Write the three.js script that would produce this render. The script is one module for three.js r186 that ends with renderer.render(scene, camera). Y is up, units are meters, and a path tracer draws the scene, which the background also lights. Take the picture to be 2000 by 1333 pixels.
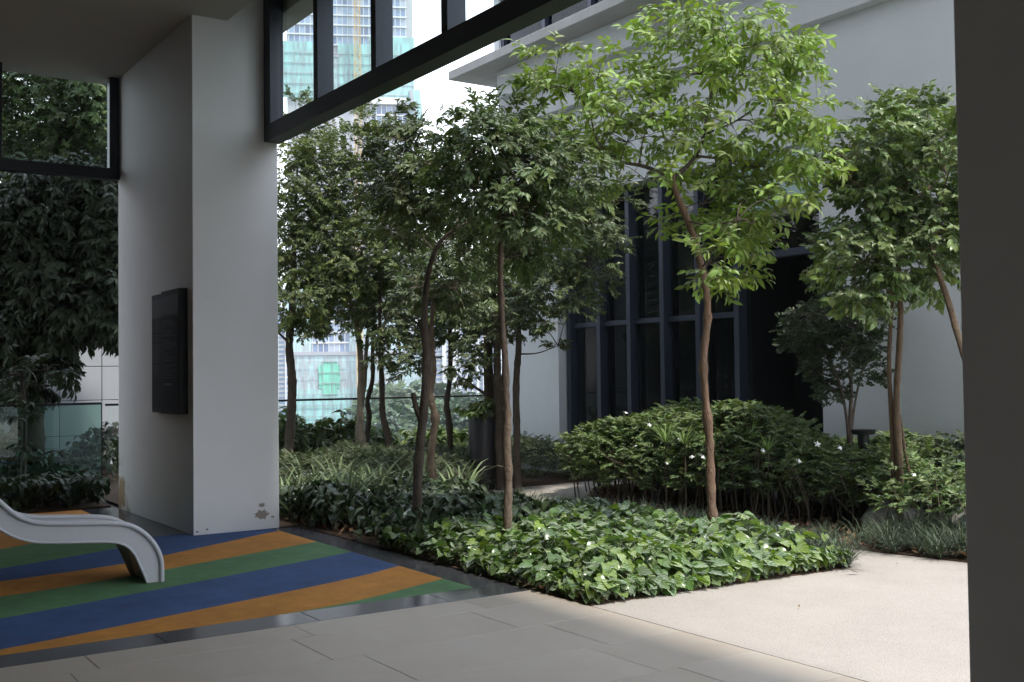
import * as THREE from 'three';
import { mergeGeometries, mergeVertices } from 'three/addons/utils/BufferGeometryUtils.js';
import { RoundedBoxGeometry } from 'three/addons/geometries/RoundedBoxGeometry.js';

// ---------------------------------------------------------------- camera, sky, sun, exposure
const scene = new THREE.Scene();
const FOCAL = 2140 / 1333;                       // focal length over picture height
const camera = new THREE.PerspectiveCamera(2 * Math.atan(0.5 / FOCAL) * 180 / Math.PI, 1024 / 682, 0.05, 3000);
const YAW = 33.96 * Math.PI / 180, PITCH = Math.atan(64.5 / 2140), ROLL = -0.012;
const EYE = new THREE.Vector3(0, 1.5, 0);
const FW = new THREE.Vector3(Math.sin(YAW) * Math.cos(PITCH), Math.sin(PITCH), -Math.cos(YAW) * Math.cos(PITCH));
const RT = new THREE.Vector3().crossVectors(FW, new THREE.Vector3(0, 1, 0)).normalize();
const UPV = new THREE.Vector3().crossVectors(RT, FW);
{
  const r = RT.clone().multiplyScalar(Math.cos(ROLL)).addScaledVector(UPV, Math.sin(ROLL));
  const u = UPV.clone().multiplyScalar(Math.cos(ROLL)).addScaledVector(RT, -Math.sin(ROLL));
  RT.copy(r); UPV.copy(u);
}
camera.position.copy(EYE);
camera.quaternion.setFromRotationMatrix(new THREE.Matrix4().makeBasis(RT, UPV, FW.clone().negate()));
scene.add(camera);

const renderer = new THREE.WebGLRenderer({ antialias: true });
renderer.setSize(1024, 682);
renderer.toneMapping = THREE.LinearToneMapping;
renderer.toneMappingExposure = 1.29;
renderer.shadowMap.enabled = true;

{ // hazy tropical sky: white low down, pale blue overhead
  const W = 256, H = 128, d = new Float32Array(W * H * 4);
  for (let j = 0; j < H; j++) {
    const el = ((j + 0.5) / H - 0.5) * Math.PI, s = Math.max(0, Math.sin(el));
    const k = Math.pow(1 - s, 1.6);
    const c = el < 0 ? [0.5, 0.5, 0.48] : [1.42 + 1.2 * k, 1.68 + 1.0 * k, 2.15 + 0.6 * k];
    for (let i = 0; i < W; i++) d.set([c[0], c[1], c[2], 1], (j * W + i) * 4);
  }
  const sky = new THREE.DataTexture(d, W, H, THREE.RGBAFormat, THREE.FloatType);
  sky.mapping = THREE.EquirectangularReflectionMapping;
  sky.magFilter = THREE.LinearFilter; sky.needsUpdate = true;
  scene.background = sky; scene.environment = sky;
  scene.backgroundIntensity = 1.0; scene.environmentIntensity = 1.0;
}
const sun = new THREE.DirectionalLight(new THREE.Color().setRGB(1, 0.955, 0.88), 3.8);
sun.position.set(0.04 * 60, 60, 0.48 * 60);
sun.castShadow = true; sun.shadow.radius = 9;
sun.shadow.mapSize.set(2048, 2048);
Object.assign(sun.shadow.camera, { left: -30, right: 30, top: 30, bottom: -30, near: 1, far: 160 });
scene.add(sun); scene.add(sun.target);
scene.fog = new THREE.FogExp2(0xe8f0f6, 0.0005);            // thin city haze

// ---------------------------------------------------------------- helpers
function rngOf(seed) { let a = seed >>> 0; return () => { a = (a + 0x6D2B79F5) >>> 0; let t = a; t = Math.imul(t ^ (t >>> 15), t | 1); t ^= t + Math.imul(t ^ (t >>> 7), t | 61); return ((t ^ (t >>> 14)) >>> 0) / 4294967296; }; }
const V = (x, y, z) => new THREE.Vector3(x, y, z);
const lin = (r, g, b) => new THREE.Color().setRGB(r, g, b);
// a measured point of the photograph at a known distance (metres along the view axis), as a place in the world
function at(px, py, d) { return EYE.clone().addScaledVector(FW, d).addScaledVector(RT, (px - 1000) / 2140 * d).addScaledVector(UPV, -(py - 666.5) / 2140 * d); }

const taken = {};
function numbered(name) { const n = taken[name] = (taken[name] ?? -1) + 1; return n ? name + '_' + String(n).padStart(3, '0') : name; }
function tag(o, label, category, group, kind) { if (label) o.userData.label = label; if (category) o.userData.category = category; if (group) o.userData.group = group; if (kind) o.userData.kind = kind; return o; }
function mesh(name, geo, mat, parent) { const m = new THREE.Mesh(geo, mat); m.castShadow = m.receiveShadow = true; if (parent) { m.name = name; parent.add(m); } else { m.name = numbered(name); scene.add(m); } return m; }
function thing(name, label, category, pos = [0, 0, 0], turn = 0, group) { const g = new THREE.Group(); g.name = numbered(name); g.position.set(...pos); g.rotation.y = turn; tag(g, label, category, group); scene.add(g); return g; }
function struct(name, label, geo, mat) { return tag(mesh(name, geo, mat), label, undefined, undefined, 'structure'); }
// box by its limits; uv in metres
function box(x0, x1, y0, y1, z0, z1, bevel = 0) {
  const w = Math.abs(x1 - x0), h = Math.abs(y1 - y0), d = Math.abs(z1 - z0);
  const g = bevel ? new RoundedBoxGeometry(w, h, d, 2, Math.min(bevel, w / 2.1, h / 2.1, d / 2.1)) : new THREE.BoxGeometry(w, h, d);
  g.translate((x0 + x1) / 2, (y0 + y1) / 2, (z0 + z1) / 2); return metreUV(g);
}
function metreUV(g) {
  const p = g.attributes.position, n = g.attributes.normal, uv = new Float32Array(p.count * 2);
  for (let i = 0; i < p.count; i++) {
    const ax = Math.abs(n.getX(i)), ay = Math.abs(n.getY(i)), az = Math.abs(n.getZ(i));
    if (ay >= ax && ay >= az) { uv[2 * i] = p.getX(i); uv[2 * i + 1] = p.getZ(i); }
    else if (ax >= az) { uv[2 * i] = p.getZ(i); uv[2 * i + 1] = p.getY(i); }
    else { uv[2 * i] = p.getX(i); uv[2 * i + 1] = p.getY(i); }
  }
  g.setAttribute('uv', new THREE.BufferAttribute(uv, 2)); return g;
}
function strip(g) { const q = g.index ? g.toNonIndexed() : g; for (const k of Object.keys(q.attributes)) if (!['position', 'normal', 'uv', 'color'].includes(k)) q.deleteAttribute(k); return q; }
function merge(list) { const a = list.map(strip); const col = a.some(g => g.attributes.color); if (col) for (const g of a) if (!g.attributes.color) g.setAttribute('color', new THREE.BufferAttribute(new Float32Array(g.attributes.position.count * 3).fill(1), 3)); return mergeGeometries(a, false); }
// flat slab from a plan outline [[x,z],...], top at y
function plan(pts, y, depth = 0.02) {
  const s = new THREE.Shape(pts.map(([x, z]) => new THREE.Vector2(x, -z)));
  const g = new THREE.ExtrudeGeometry(s, { depth, bevelEnabled: false, curveSegments: 4 });
  g.rotateX(-Math.PI / 2); g.translate(0, y - depth, 0); g.computeVertexNormals(); return metreUV(g);
}
function inside(pts, x, z) { let c = false; for (let i = 0, j = pts.length - 1; i < pts.length; j = i++) { const [a, b] = pts[i], [p, q] = pts[j]; if ((b > z) !== (q > z) && x < (p - a) * (z - b) / (q - b) + a) c = !c; } return c; }
function edgeDist(pts, x, z) { let m = 1e9; for (let i = 0, j = pts.length - 1; i < pts.length; j = i++) { const [a, b] = pts[i], [p, q] = pts[j]; const t = Math.max(0, Math.min(1, ((x - a) * (p - a) + (z - b) * (q - b)) / ((p - a) ** 2 + (q - b) ** 2))); m = Math.min(m, Math.hypot(x - a - t * (p - a), z - b - t * (q - b))); } return m; }

// periodic value noise
function noiseGrid(seed, n) { const r = rngOf(seed), g = new Float32Array(n * n); for (let i = 0; i < n * n; i++) g[i] = r(); return (u, v) => { const x = (u - Math.floor(u)) * n, y = (v - Math.floor(v)) * n, i = Math.floor(x) % n, j = Math.floor(y) % n, fx = x - Math.floor(x), fy = y - Math.floor(y), sx = fx * fx * (3 - 2 * fx), sy = fy * fy * (3 - 2 * fy), i1 = (i + 1) % n, j1 = (j + 1) % n; return (g[j * n + i] * (1 - sx) + g[j * n + i1] * sx) * (1 - sy) + (g[j1 * n + i] * (1 - sx) + g[j1 * n + i1] * sx) * sy; }; }
function fbm(seed, base, oct) { const l = []; for (let k = 0; k < oct; k++) l.push(noiseGrid(seed + k * 17, base << k)); return (u, v) => { let s = 0, a = 0.5, t = 0; for (const f of l) { s += a * f(u, v); t += a; a *= 0.55; } return s / t; }; }
function tex(size, metres, f, data = false) {           // f(u,v) -> [r,g,b] linear-looking 0..1 multipliers, stored as sRGB unless data
  const d = new Uint8Array(size * size * 4), enc = c => data ? c : (c <= 0.0031308 ? c * 12.92 : 1.055 * Math.pow(c, 1 / 2.4) - 0.055);
  for (let j = 0; j < size; j++) for (let i = 0; i < size; i++) { const c = f((i + 0.5) / size, (j + 0.5) / size); for (let k = 0; k < 3; k++) d[(j * size + i) * 4 + k] = Math.max(0, Math.min(255, Math.round(255 * enc(Math.max(0, c[k]))))); d[(j * size + i) * 4 + 3] = 255; }
  const t = new THREE.DataTexture(d, size, size); t.wrapS = t.wrapT = THREE.RepeatWrapping; t.magFilter = t.minFilter = THREE.LinearFilter; if (!data) t.colorSpace = THREE.SRGBColorSpace; t.repeat.set(1 / metres, 1 / metres); t.needsUpdate = true; return t;
}
const grey = v => [v, v, v];

// ---------------------------------------------------------------- materials
const M = {};
{
  const a = fbm(11, 4, 5), b = fbm(23, 16, 4), c = fbm(37, 64, 2), fine = noiseGrid(5, 256), fine2 = noiseGrid(9, 256);
  const std = (o) => new THREE.MeshStandardMaterial(o);
  const plasterMap = tex(512, 3.2, (u, v) => { const k = 0.90 + 0.07 * a(u, v) + 0.05 * b(u, v) - 0.06 * Math.max(0, a(u * 3, v) - 0.62); return [k, k, k * 0.995]; });
  const plasterBump = tex(256, 0.8, (u, v) => grey(0.5 * b(u, v) + 0.5 * c(u, v)), true);
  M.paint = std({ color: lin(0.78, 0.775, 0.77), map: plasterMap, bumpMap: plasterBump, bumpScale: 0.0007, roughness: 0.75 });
  M.facade = std({ color: lin(0.655, 0.675, 0.705), map: plasterMap, bumpMap: plasterBump, bumpScale: 0.002, roughness: 0.7 });
  M.concreteEdge = std({ color: lin(0.52, 0.51, 0.5), map: tex(512, 2, (u, v) => { const k = 0.72 + 0.3 * a(u, v) + 0.12 * b(u, v) - 0.25 * Math.max(0, b(u, v * 0.2) - 0.55); return grey(k); }), bumpMap: plasterBump, bumpScale: 0.003, roughness: 0.85 });
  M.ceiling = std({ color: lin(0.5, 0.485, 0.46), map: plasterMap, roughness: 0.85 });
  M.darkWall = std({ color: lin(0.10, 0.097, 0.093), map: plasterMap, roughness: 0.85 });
  M.frame = std({ color: lin(0.035, 0.038, 0.05), roughness: 0.42, metalness: 0.35, bumpMap: plasterBump, bumpScale: 0.0003 });
  M.fin = std({ color: lin(0.042, 0.05, 0.08), roughness: 0.4, metalness: 0.3 });
  M.glass = new THREE.MeshPhysicalMaterial({ color: lin(0.86, 0.93, 0.92), roughness: 0.0, transmission: 1, thickness: 0, ior: 1.5 });
  M.railGlass = new THREE.MeshPhysicalMaterial({ color: lin(0.66, 0.82, 0.77), roughness: 0.02, transmission: 1, thickness: 0, ior: 1.5 });
  M.clearGlass = new THREE.MeshPhysicalMaterial({ color: lin(0.9, 0.96, 0.95), roughness: 0.0, transmission: 1, thickness: 0, ior: 1.45 });
  M.darkGlass = new THREE.MeshPhysicalMaterial({ color: lin(0.42, 0.46, 0.49), roughness: 0.02, transmission: 1, thickness: 0, ior: 1.5 });
  M.navyGlass = new THREE.MeshPhysicalMaterial({ color: lin(0.2, 0.27, 0.38), roughness: 0.02, transmission: 1, thickness: 0, ior: 1.3 });
  M.tealGlass = std({ color: lin(0.42, 0.56, 0.57), roughness: 0.35, map: tex(128, 1.5, (u, v) => grey(0.85 + 0.15 * a(u, v))) });
  const rub = (r, g, bl, s) => std({ roughness: 0.88, bumpMap: M.rubBump ??= tex(256, 0.25, (u, v) => grey(fine(u, v)), true), bumpScale: 0.0025, color: 0xffffff, map: tex(512, 1.3, (u, v) => { const sp = 0.66 + 0.5 * fine(u * 2, v * 2) * fine2(u * 2, v * 2) * 1.6 + 0.5 * (a(u, v) - 0.5) + 0.3 * (b(u, v) - 0.5); return [r * sp, g * sp, bl * sp]; }) });
  M.orange = rub(0.58, 0.24, 0.035); M.blue = rub(0.045, 0.095, 0.235); M.green = rub(0.11, 0.235, 0.095);
  const tileMap = [0, 1, 2].map(k => tex(512, 1.9, (u, v) => { const o = k * 0.31, q = 0.84 + 0.16 * a(u + o, v) + 0.10 * b(u, v + o) - 0.16 * Math.max(0, a(u + 0.5 + o, v * 2) - 0.58) + 0.05 * fine(u + o, v); return [q, q * 0.985, q * 0.955]; }));
  const tileRough = tex(256, 1.1, (u, v) => { const q = 0.55 + 0.45 * a(u, v); return [q, q, q]; }, true);
  M.tile = tileMap.map((m, k) => std({ color: lin(0.475 - 0.014 * k, 0.41 - 0.014 * k, 0.345 - 0.014 * k), map: m, roughness: 0.62, roughnessMap: tileRough, bumpMap: plasterBump, bumpScale: 0.0006 }));
  M.grout = std({ color: lin(0.16, 0.15, 0.14), roughness: 0.95 });
  M.granite = [0, 1].map(k => std({ color: lin(0.07, 0.07, 0.078), roughness: 0.22, map: tex(256, 0.5, (u, v) => grey(0.6 + 0.55 * fine(u + k * 0.3, v) * fine2(u, v) + 0.25 * b(u + k * 0.2, v))) }));
  M.pebble = std({ color: lin(0.435, 0.39, 0.35), roughness: 0.85, bumpMap: tex(512, 0.9, (u, v) => grey(fine(u * 2, v * 2)), true), bumpScale: 0.004, map: tex(1024, 3.1, (u, v) => { const q = 0.78 + 0.26 * fine(u * 3, v * 3) * (0.6 + 0.8 * fine2(u * 3, v * 3)) + 0.2 * (a(u, v) - 0.5) + 0.1 * (b(u, v) - 0.5) - 0.22 * Math.max(0, a(u * 2 + 0.4, v + 0.2) - 0.63); return [q, q * 0.985, q * 0.96]; }) });
  M.soil = std({ color: lin(0.105, 0.066, 0.042), roughness: 1, map: tex(512, 1.2, (u, v) => { const q = 0.5 + 0.8 * b(u, v) * (0.5 + fine(u, v)); return [q, q * 0.95, q * 0.88]; }), bumpMap: tex(256, 0.6, (u, v) => grey(0.5 * b(u, v) + 0.5 * fine(u, v)), true), bumpScale: 0.03 });
  M.litter = std({ color: 0xffffff, roughness: 0.9, side: THREE.DoubleSide });
  M.stone = std({ color: lin(0.42, 0.41, 0.38), roughness: 0.9, map: tex(256, 0.8, (u, v) => grey(0.6 + 0.55 * a(u, v) * (0.7 + 0.5 * fine(u, v)))), bumpMap: plasterBump, bumpScale: 0.02 });
  const barkF = (u, v) => 0.55 * b(u, v * 0.5) + 0.45 * c(u, v * 0.4);
  const barkBump = tex(256, 0.35, (u, v) => grey(barkF(u, v)), true);
  const bark = (r, g, bl, lich) => std({ roughness: 0.95, bumpMap: barkBump, bumpScale: 0.012, map: tex(256, 0.55, (u, v) => { const k = 0.45 + 0.85 * barkF(u, v), l = lich * Math.max(0, a(u, v) - 0.52) * 3; return [r * k + 0.10 * l, g * k + 0.11 * l, bl * k + 0.085 * l]; }) });
  M.bark = bark(0.17, 0.12, 0.085, 0.7); M.barkRed = bark(0.19, 0.115, 0.075, 0.55); M.barkOlive = bark(0.13, 0.085, 0.05, 0.3); M.barkDark = bark(0.085, 0.062, 0.047, 0.5); M.barkPale = bark(0.25, 0.20, 0.15, 1);
  M.plastic = std({ color: lin(0.56, 0.56, 0.58), roughness: 0.38, bumpMap: plasterBump, bumpScale: 0.0006, map: tex(256, 0.9, (u, v) => grey(0.86 + 0.14 * a(u, v) - 0.1 * Math.max(0, b(u, v * 3) - 0.66))) });
  M.board = std({ color: lin(0.006, 0.006, 0.0065), roughness: 0.8 });
  M.boardHead = std({ color: lin(0.022, 0.027, 0.028), roughness: 0.7 });
  M.blackMetal = std({ color: lin(0.012, 0.012, 0.013), roughness: 0.5, metalness: 0.3 });
  M.pot = std({ color: lin(0.02, 0.02, 0.022), roughness: 0.5 });
  // leaves: light passes through the blade, a waxy coat on top
  const leafTex = tex(128, 1, (u, v) => { const d = Math.abs(u - 0.5), vein = Math.exp(-d * d * 900) * 0.35 + Math.max(0, Math.cos((v * 9 + d * 9) * Math.PI * 2) - 0.8) * 0.5; const k = 0.86 + 0.2 * (b(u, v) - 0.5) + vein; return [k, k, k * 0.85]; });
  const heartTex = tex(128, 1, (u, v) => { const x = u - 0.5, y = v - 0.06, ang = Math.atan2(x, y); let vein = 0; for (const q of [-1.15, -0.62, -0.26, 0, 0.26, 0.62, 1.15]) { const d = Math.abs(ang - q * (1 - 0.42 * v)) * Math.hypot(x, y); vein = Math.max(vein, Math.exp(-d * d * 5200)); } const k = 0.84 + 0.25 * (b(u, v) - 0.5) + 0.42 * vein; return [k, k, k * 0.85]; });
  const heartBump = tex(128, 1, (u, v) => { const x = u - 0.5, y = v - 0.06, ang = Math.atan2(x, y); let m = 9; for (const q of [-1.15, -0.62, -0.26, 0, 0.26, 0.62, 1.15]) m = Math.min(m, Math.abs(ang - q * (1 - 0.42 * v)) * Math.hypot(x, y)); return grey(Math.min(1, m * 9)); }, true);
  const leaf = (r, g, bl, tr, coat = 0.5, cr = 0.32, map = leafTex, more = {}) => new THREE.MeshPhysicalMaterial({ color: lin(r, g, bl), map, vertexColors: true, side: THREE.DoubleSide, roughness: 0.92, transmission: tr, thickness: 0, clearcoat: coat, clearcoatRoughness: cr, ...more });
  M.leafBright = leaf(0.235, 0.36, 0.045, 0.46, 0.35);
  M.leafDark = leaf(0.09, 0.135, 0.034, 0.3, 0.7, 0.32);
  M.leafMid = leaf(0.10, 0.165, 0.04, 0.34, 0.65, 0.34);
  M.leafOlive = leaf(0.125, 0.18, 0.034, 0.36, 0.45);
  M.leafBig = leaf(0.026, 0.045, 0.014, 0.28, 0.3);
  M.leafPinnate = leaf(0.125, 0.205, 0.036, 0.36, 0.7, 0.28);
  M.leafSmall = leaf(0.05, 0.085, 0.035, 0.22, 0.5);
  M.leafHedge = leaf(0.12, 0.20, 0.035, 0.36, 0.5, 0.32);
  M.leafLow = leaf(0.085, 0.125, 0.045, 0.3, 0.3, 0.4);
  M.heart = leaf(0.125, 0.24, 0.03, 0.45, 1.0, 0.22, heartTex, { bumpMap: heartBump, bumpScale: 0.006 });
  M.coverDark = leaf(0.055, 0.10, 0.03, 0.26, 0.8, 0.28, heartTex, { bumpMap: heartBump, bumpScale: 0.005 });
  M.strap = leaf(0.12, 0.19, 0.06, 0.3, 0.4, 0.35, null);
  M.coverDeep = leaf(0.028, 0.05, 0.016, 0.24, 0.35, 0.35, heartTex);
  M.grass = leaf(0.045, 0.075, 0.03, 0.2, 0.35, 0.4, null);
  M.spiky = leaf(0.17, 0.27, 0.05, 0.35, 0.3, 0.4, null);
  M.petal = new THREE.MeshStandardMaterial({ color: lin(0.85, 0.85, 0.82), roughness: 0.8, side: THREE.DoubleSide });
  M.stem = std({ color: lin(0.09, 0.07, 0.045), roughness: 0.95 });
  M.farLeaf = leaf(0.07, 0.11, 0.05, 0.3, 0.2, 0.4, null);
  // far tower
  M.towerWall = std({ color: lin(0.42, 0.42, 0.43), roughness: 0.9, map: tex(256, 30, (u, v) => grey(0.8 + 0.25 * b(u, v))) });
  M.towerPane = [lin(0.16, 0.22, 0.34), lin(0.24, 0.31, 0.43), lin(0.10, 0.14, 0.24), lin(0.34, 0.38, 0.45)].map(c => std({ color: c, roughness: 0.12 }));
  const netF = (u, v) => 0.72 + 0.45 * (a(u * 2, v) - 0.3) + 0.62 * (noiseNet(u, v * 0.12) - 0.5) + 0.12 * (fine(u, v) - 0.5);
  const noiseNet = noiseGrid(71, 64);
  const net = (r, g, bl) => std({ roughness: 1, map: tex(512, 26, (u, v) => { const k = netF(u, v); return [r * (0.6 + 0.5 * k), g * k + 0.05, bl * k + 0.05]; }) });
  M.net = net(0.27, 0.49, 0.46); M.netGrey = net(0.34, 0.47, 0.47); M.netGreen = net(0.12, 0.45, 0.29);
  M.craneYellow = std({ color: lin(0.5, 0.31, 0.07), roughness: 0.7 });
  M.craneGrey = std({ color: lin(0.3, 0.3, 0.32), roughness: 0.8 });
  M.whitePaint = std({ color: lin(0.6, 0.6, 0.6), roughness: 0.6 });
  M.blueGlass = std({ color: lin(0.22, 0.34, 0.52), roughness: 0.15 });
  M.street = std({ color: lin(0.11, 0.115, 0.1), roughness: 1, map: tex(256, 60, (u, v) => grey(0.7 + 0.6 * b(u, v))) });
  M.curtain = std({ color: lin(0.03, 0.06, 0.13), roughness: 0.95 });
  M.panel = std({ color: lin(0.47, 0.485, 0.515), map: plasterMap, roughness: 0.6 });
  M.blind = std({ color: lin(0.035, 0.04, 0.043), roughness: 0.8 });
  M.patch = std({ color: lin(0.36, 0.32, 0.27), roughness: 0.95, map: tex(128, 0.12, (u, v) => grey(0.55 + 0.7 * b(u, v))), bumpMap: plasterBump, bumpScale: 0.004 });
}

// ---------------------------------------------------------------- ground and floors
const street = struct('street_ground', 'grey street level ground far below the terrace', new THREE.PlaneGeometry(3000, 3000).rotateX(-Math.PI / 2).translate(0, -17, 0), M.street);
struct('terrace_slab', 'concrete podium slab carrying the terrace', plan([[-14, 14], [14, 14], [14, -15.25], [6.3, -15.25], [6.3, -30], [-14, -30]], -0.025, 1.2), M.grout);
struct('pebble_paving', 'sunlit beige pebble wash paving beside the planting bed', plan([[4.374, 12], [9.8, 12], [9.8, -15.2], [4.374, -15.2]], 0, 0.024), M.pebble);

// big floor tiles, running bond, 4 mm joints
{
  const floor = new THREE.Group(); floor.name = 'tiled_floor'; scene.add(floor); tag(floor, 'large beige grey porcelain floor tiles in shade under the building', undefined, undefined, 'structure');
  const rows = [-6.28, -5.95, -5.385, -4.775, -4.2, -3.6, -3.0, -2.4, -1.8, -1.2, -0.6, 0], offs = [2.605, 2.46, 2.635, 2.5, 2.62, 2.44, 2.6, 2.47, 2.63, 2.5, 2.6];
  const r = rngOf(4);
  for (let i = 0; i < rows.length - 1; i++) for (let x = offs[i] - 6; x < 4.37; x += 1.2) {
    const x1 = Math.min(x + 1.2, 4.37); if (x1 - x < 0.05) continue;
    const dy = (r() - 0.5) * 0.0012;
    mesh('tile', box(x + 0.002, x1 - 0.002, -0.022, dy, rows[i] + 0.002, rows[i + 1] - 0.002, 0.002), M.tile[Math.floor(r() * 3)], floor);
  }
  mesh('tile_field', box(-13.9, 4.37, -0.022, -0.001, 0.003, 11.9), M.tile[0], floor);
  mesh('tile_field', box(-13.9, offs[0] - 6.01, -0.022, -0.001, -6.28, 0), M.tile[0], floor);
}
// dark granite border strips
{
  const g = new THREE.Group(); g.name = 'granite_border'; scene.add(g); tag(g, 'dark polished granite border strips round the coloured play floor', undefined, undefined, 'structure');
  let k = 0;
  for (let x = 1.84 - 0.93 * 8; x < 4.37; x += 0.932) mesh('border_stone', box(x + 0.0025, Math.min(x + 0.9295, 4.37), -0.022, 0.0005, -6.598, -6.284, 0.002), M.granite[k++ % 2], g);
  for (let z = -6.602; z > -10.3; z -= 0.932) mesh('border_stone', box(4.094, 4.37, -0.022, 0.0005, z - 0.9295, z - 0.0025, 0.002), M.granite[k++ % 2], g);
  for (let z = -10.56; z > -13.0; z -= 0.9) mesh('border_stone', box(2.93, 3.308, -0.022, 0.0005, Math.max(z - 0.8975, -13.3), z - 0.0025, 0.002), M.granite[k++ % 2], g);
}
// coloured rubber play floor: wavy stripes
{
  const g = new THREE.Group(); g.name = 'play_floor'; scene.add(g); tag(g, 'orange, green and blue striped rubber play floor', undefined, undefined, 'structure');
  const curve = pts => { const c = new THREE.CatmullRomCurve3(pts.map(([x, z]) => V(x, 0, z)), false, 'centripetal'); return c.getPoints(28).map(p => [p.x, p.z]); };
  const E = [
    [[-8, -10.4], [-2, -9.6], [0.6, -10.1], [1.67, -10.64], [2.3, -11.1], [2.93, -11.7]],
    [[-8, -9.6], [-2, -8.6], [0.4, -9.1], [1.5, -9.56], [2.5, -10.025], [2.93, -10.28], [4.09, -11.0]],
    [[-8, -9.1], [-2, -8.5], [0.3, -8.72], [1.4, -8.947], [2.36, -9.177], [2.72, -9.372], [3.98, -10.122], [4.09, -10.19]],
    [[-8, -8.4], [-2, -8.05], [0.2, -8.18], [1.307, -8.322], [2.1, -8.53], [2.53, -8.688], [4.09, -9.285]],
    [[-8, -7.2], [-2, -6.95], [0.1, -7.28], [1.188, -7.564], [2.297, -7.921], [4.09, -8.556]],
    [[-8, -6.605], [0.5, -6.605], [1.053, -6.70], [2.023, -6.978], [3.621, -7.48], [4.09, -7.702]],
    [[-8, -6.603], [2.7, -6.603], [3.247, -6.694], [4.09, -7.02]],
  ].map(curve);
  const top = [[-8, -13.25], [2.925, -13.25]];
  const band = (a, b, mat, extra) => mesh('rubber_stripe', plan([...a, ...b.slice().reverse()], 0.001, 0.022), mat, g);
  band(top, E[0], M.orange); band(E[0], [...E[1].filter(p => p[0] < 2.92), [2.925, -10.3]], M.green);
  const e1 = [...E[1].filter(p => p[0] < 2.9), [2.925, -10.55], [3.31, -10.55], [3.31, -10.375], [4.09, -10.375]];
  band(e1, E[2], M.blue); band(E[2], E[3], M.orange); band(E[3], E[4], M.green); band(E[4], E[5], M.blue); band(E[5], E[6], M.orange);
  band(E[6].slice(9), [[2.8, -6.601], [4.09, -6.601]], M.green);
}

// ---------------------------------------------------------------- own building: pillars, ceiling, glazing
{
  const c = thing('corner_pillar', 'tall white painted pillar with peeling paint near its foot, wall boards on its dark side', 'pillar');
  mesh('shaft', box(3.31, 4.17, 0, 6.2, -13.1, -10.37, 0.006), M.paint, c);
  // peeled paint patches: thin rough flakes
  const flake = (cx, cy, pts, s) => { const sh = new THREE.Shape(); const r = rngOf(Math.round(cx * 977)); const n = 26; for (let i = 0; i < n; i++) { const a = i / n * Math.PI * 2, k = pts[i % pts.length] * (0.85 + 0.3 * r()) * s; const x = Math.cos(a) * k, y = Math.sin(a) * k * 0.62; i ? sh.lineTo(x, y) : sh.moveTo(x, y); } const g = new THREE.ExtrudeGeometry(sh, { depth: 0.002, bevelEnabled: false }); g.translate(cx, cy, -10.3695); return metreUV(g); };
  mesh('peeled_patch', flake(3.985, 0.145, [1, 1.15, 0.7, 0.95, 0.8, 1.25, 0.65], 0.075), M.patch, c);
  mesh('peeled_patch', flake(3.99, 0.24, [1, 0.6, 1.2, 0.8], 0.036), M.patch, c);
  mesh('peeled_patch', flake(4.1, 0.115, [1, 0.5, 0.8], 0.022), M.patch, c);
  mesh('paint_chip', flake(3.345, 0.035, [1, 0.7], 0.013), M.board, c);
  mesh('paint_chip', flake(3.44, 0.05, [1, 0.8], 0.012), M.board, c);
  // rusty damp stain on the far foot of the dark side
  const n1 = fbm(81, 6, 4), size = 128, d = new Uint8Array(size * size * 4);
  for (let j = 0; j < size; j++) for (let i = 0; i < size; i++) { const u = i / size, v = j / size, k = n1(u, v); const w = Math.max(0, Math.min(1, (k * 1.5 - 0.25 - v * 0.75 - u * 0.7) * 3)); d.set([Math.round(255 * w), Math.round(255 * w), Math.round(255 * w), 255], (j * size + i) * 4); }
  const al = new THREE.DataTexture(d, size, size); al.magFilter = al.minFilter = THREE.LinearFilter; al.needsUpdate = true;
  const st = new THREE.PlaneGeometry(0.9, 0.85).rotateY(-Math.PI / 2); st.translate(3.3075, 0.43, -12.64);
  mesh('damp_stain', st, new THREE.MeshStandardMaterial({ color: lin(0.5, 0.33, 0.14), roughness: 0.9, opacity: 0.6, alphaMap: al, transparent: true, side: THREE.DoubleSide }), c);
  const p = thing('side_pillar', 'dark shaded pillar cut off by the right edge of the view', 'pillar');
  mesh('shaft', box(3.31, 4.17, 0, 6.2, -2.21, 4.5, 0.006), M.paint, p);
}
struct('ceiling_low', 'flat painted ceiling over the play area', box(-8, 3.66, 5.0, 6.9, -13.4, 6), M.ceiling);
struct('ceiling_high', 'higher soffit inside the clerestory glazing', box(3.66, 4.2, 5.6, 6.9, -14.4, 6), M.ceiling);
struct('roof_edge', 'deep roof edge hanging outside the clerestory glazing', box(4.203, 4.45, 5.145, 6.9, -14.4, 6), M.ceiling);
struct('wall_left', 'dark wall closing the play area on the left', box(-8.2, 1.98, -0.02, 5.0, -13.4, -13.15), M.darkWall);
{ // the storeys above, out of the picture: they keep the sun off the terrace behind the left opening
  const u = thing('upper_storeys', 'white upper storeys of the building over the play area', 'building');
  mesh('wall', box(-8.2, 4.4, 6.9, 24, -18, 6), M.paint, u);
  for (let y = 8; y < 23; y += 3.2) for (let z = -17.2; z < 4; z += 2.2) mesh('window', box(4.4, 4.43, y, y + 1.6, z, z + 1.5), M.frame, u);
}
struct('wall_back', 'dark wall behind the viewer', box(-8.3, 1.8, -0.02, 6.9, 5.7, 6), M.darkWall);
struct('wall_side', 'dark wall along the play area', box(-8.3, -8.0, -0.02, 6.9, -13.4, 6), M.darkWall);
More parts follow.
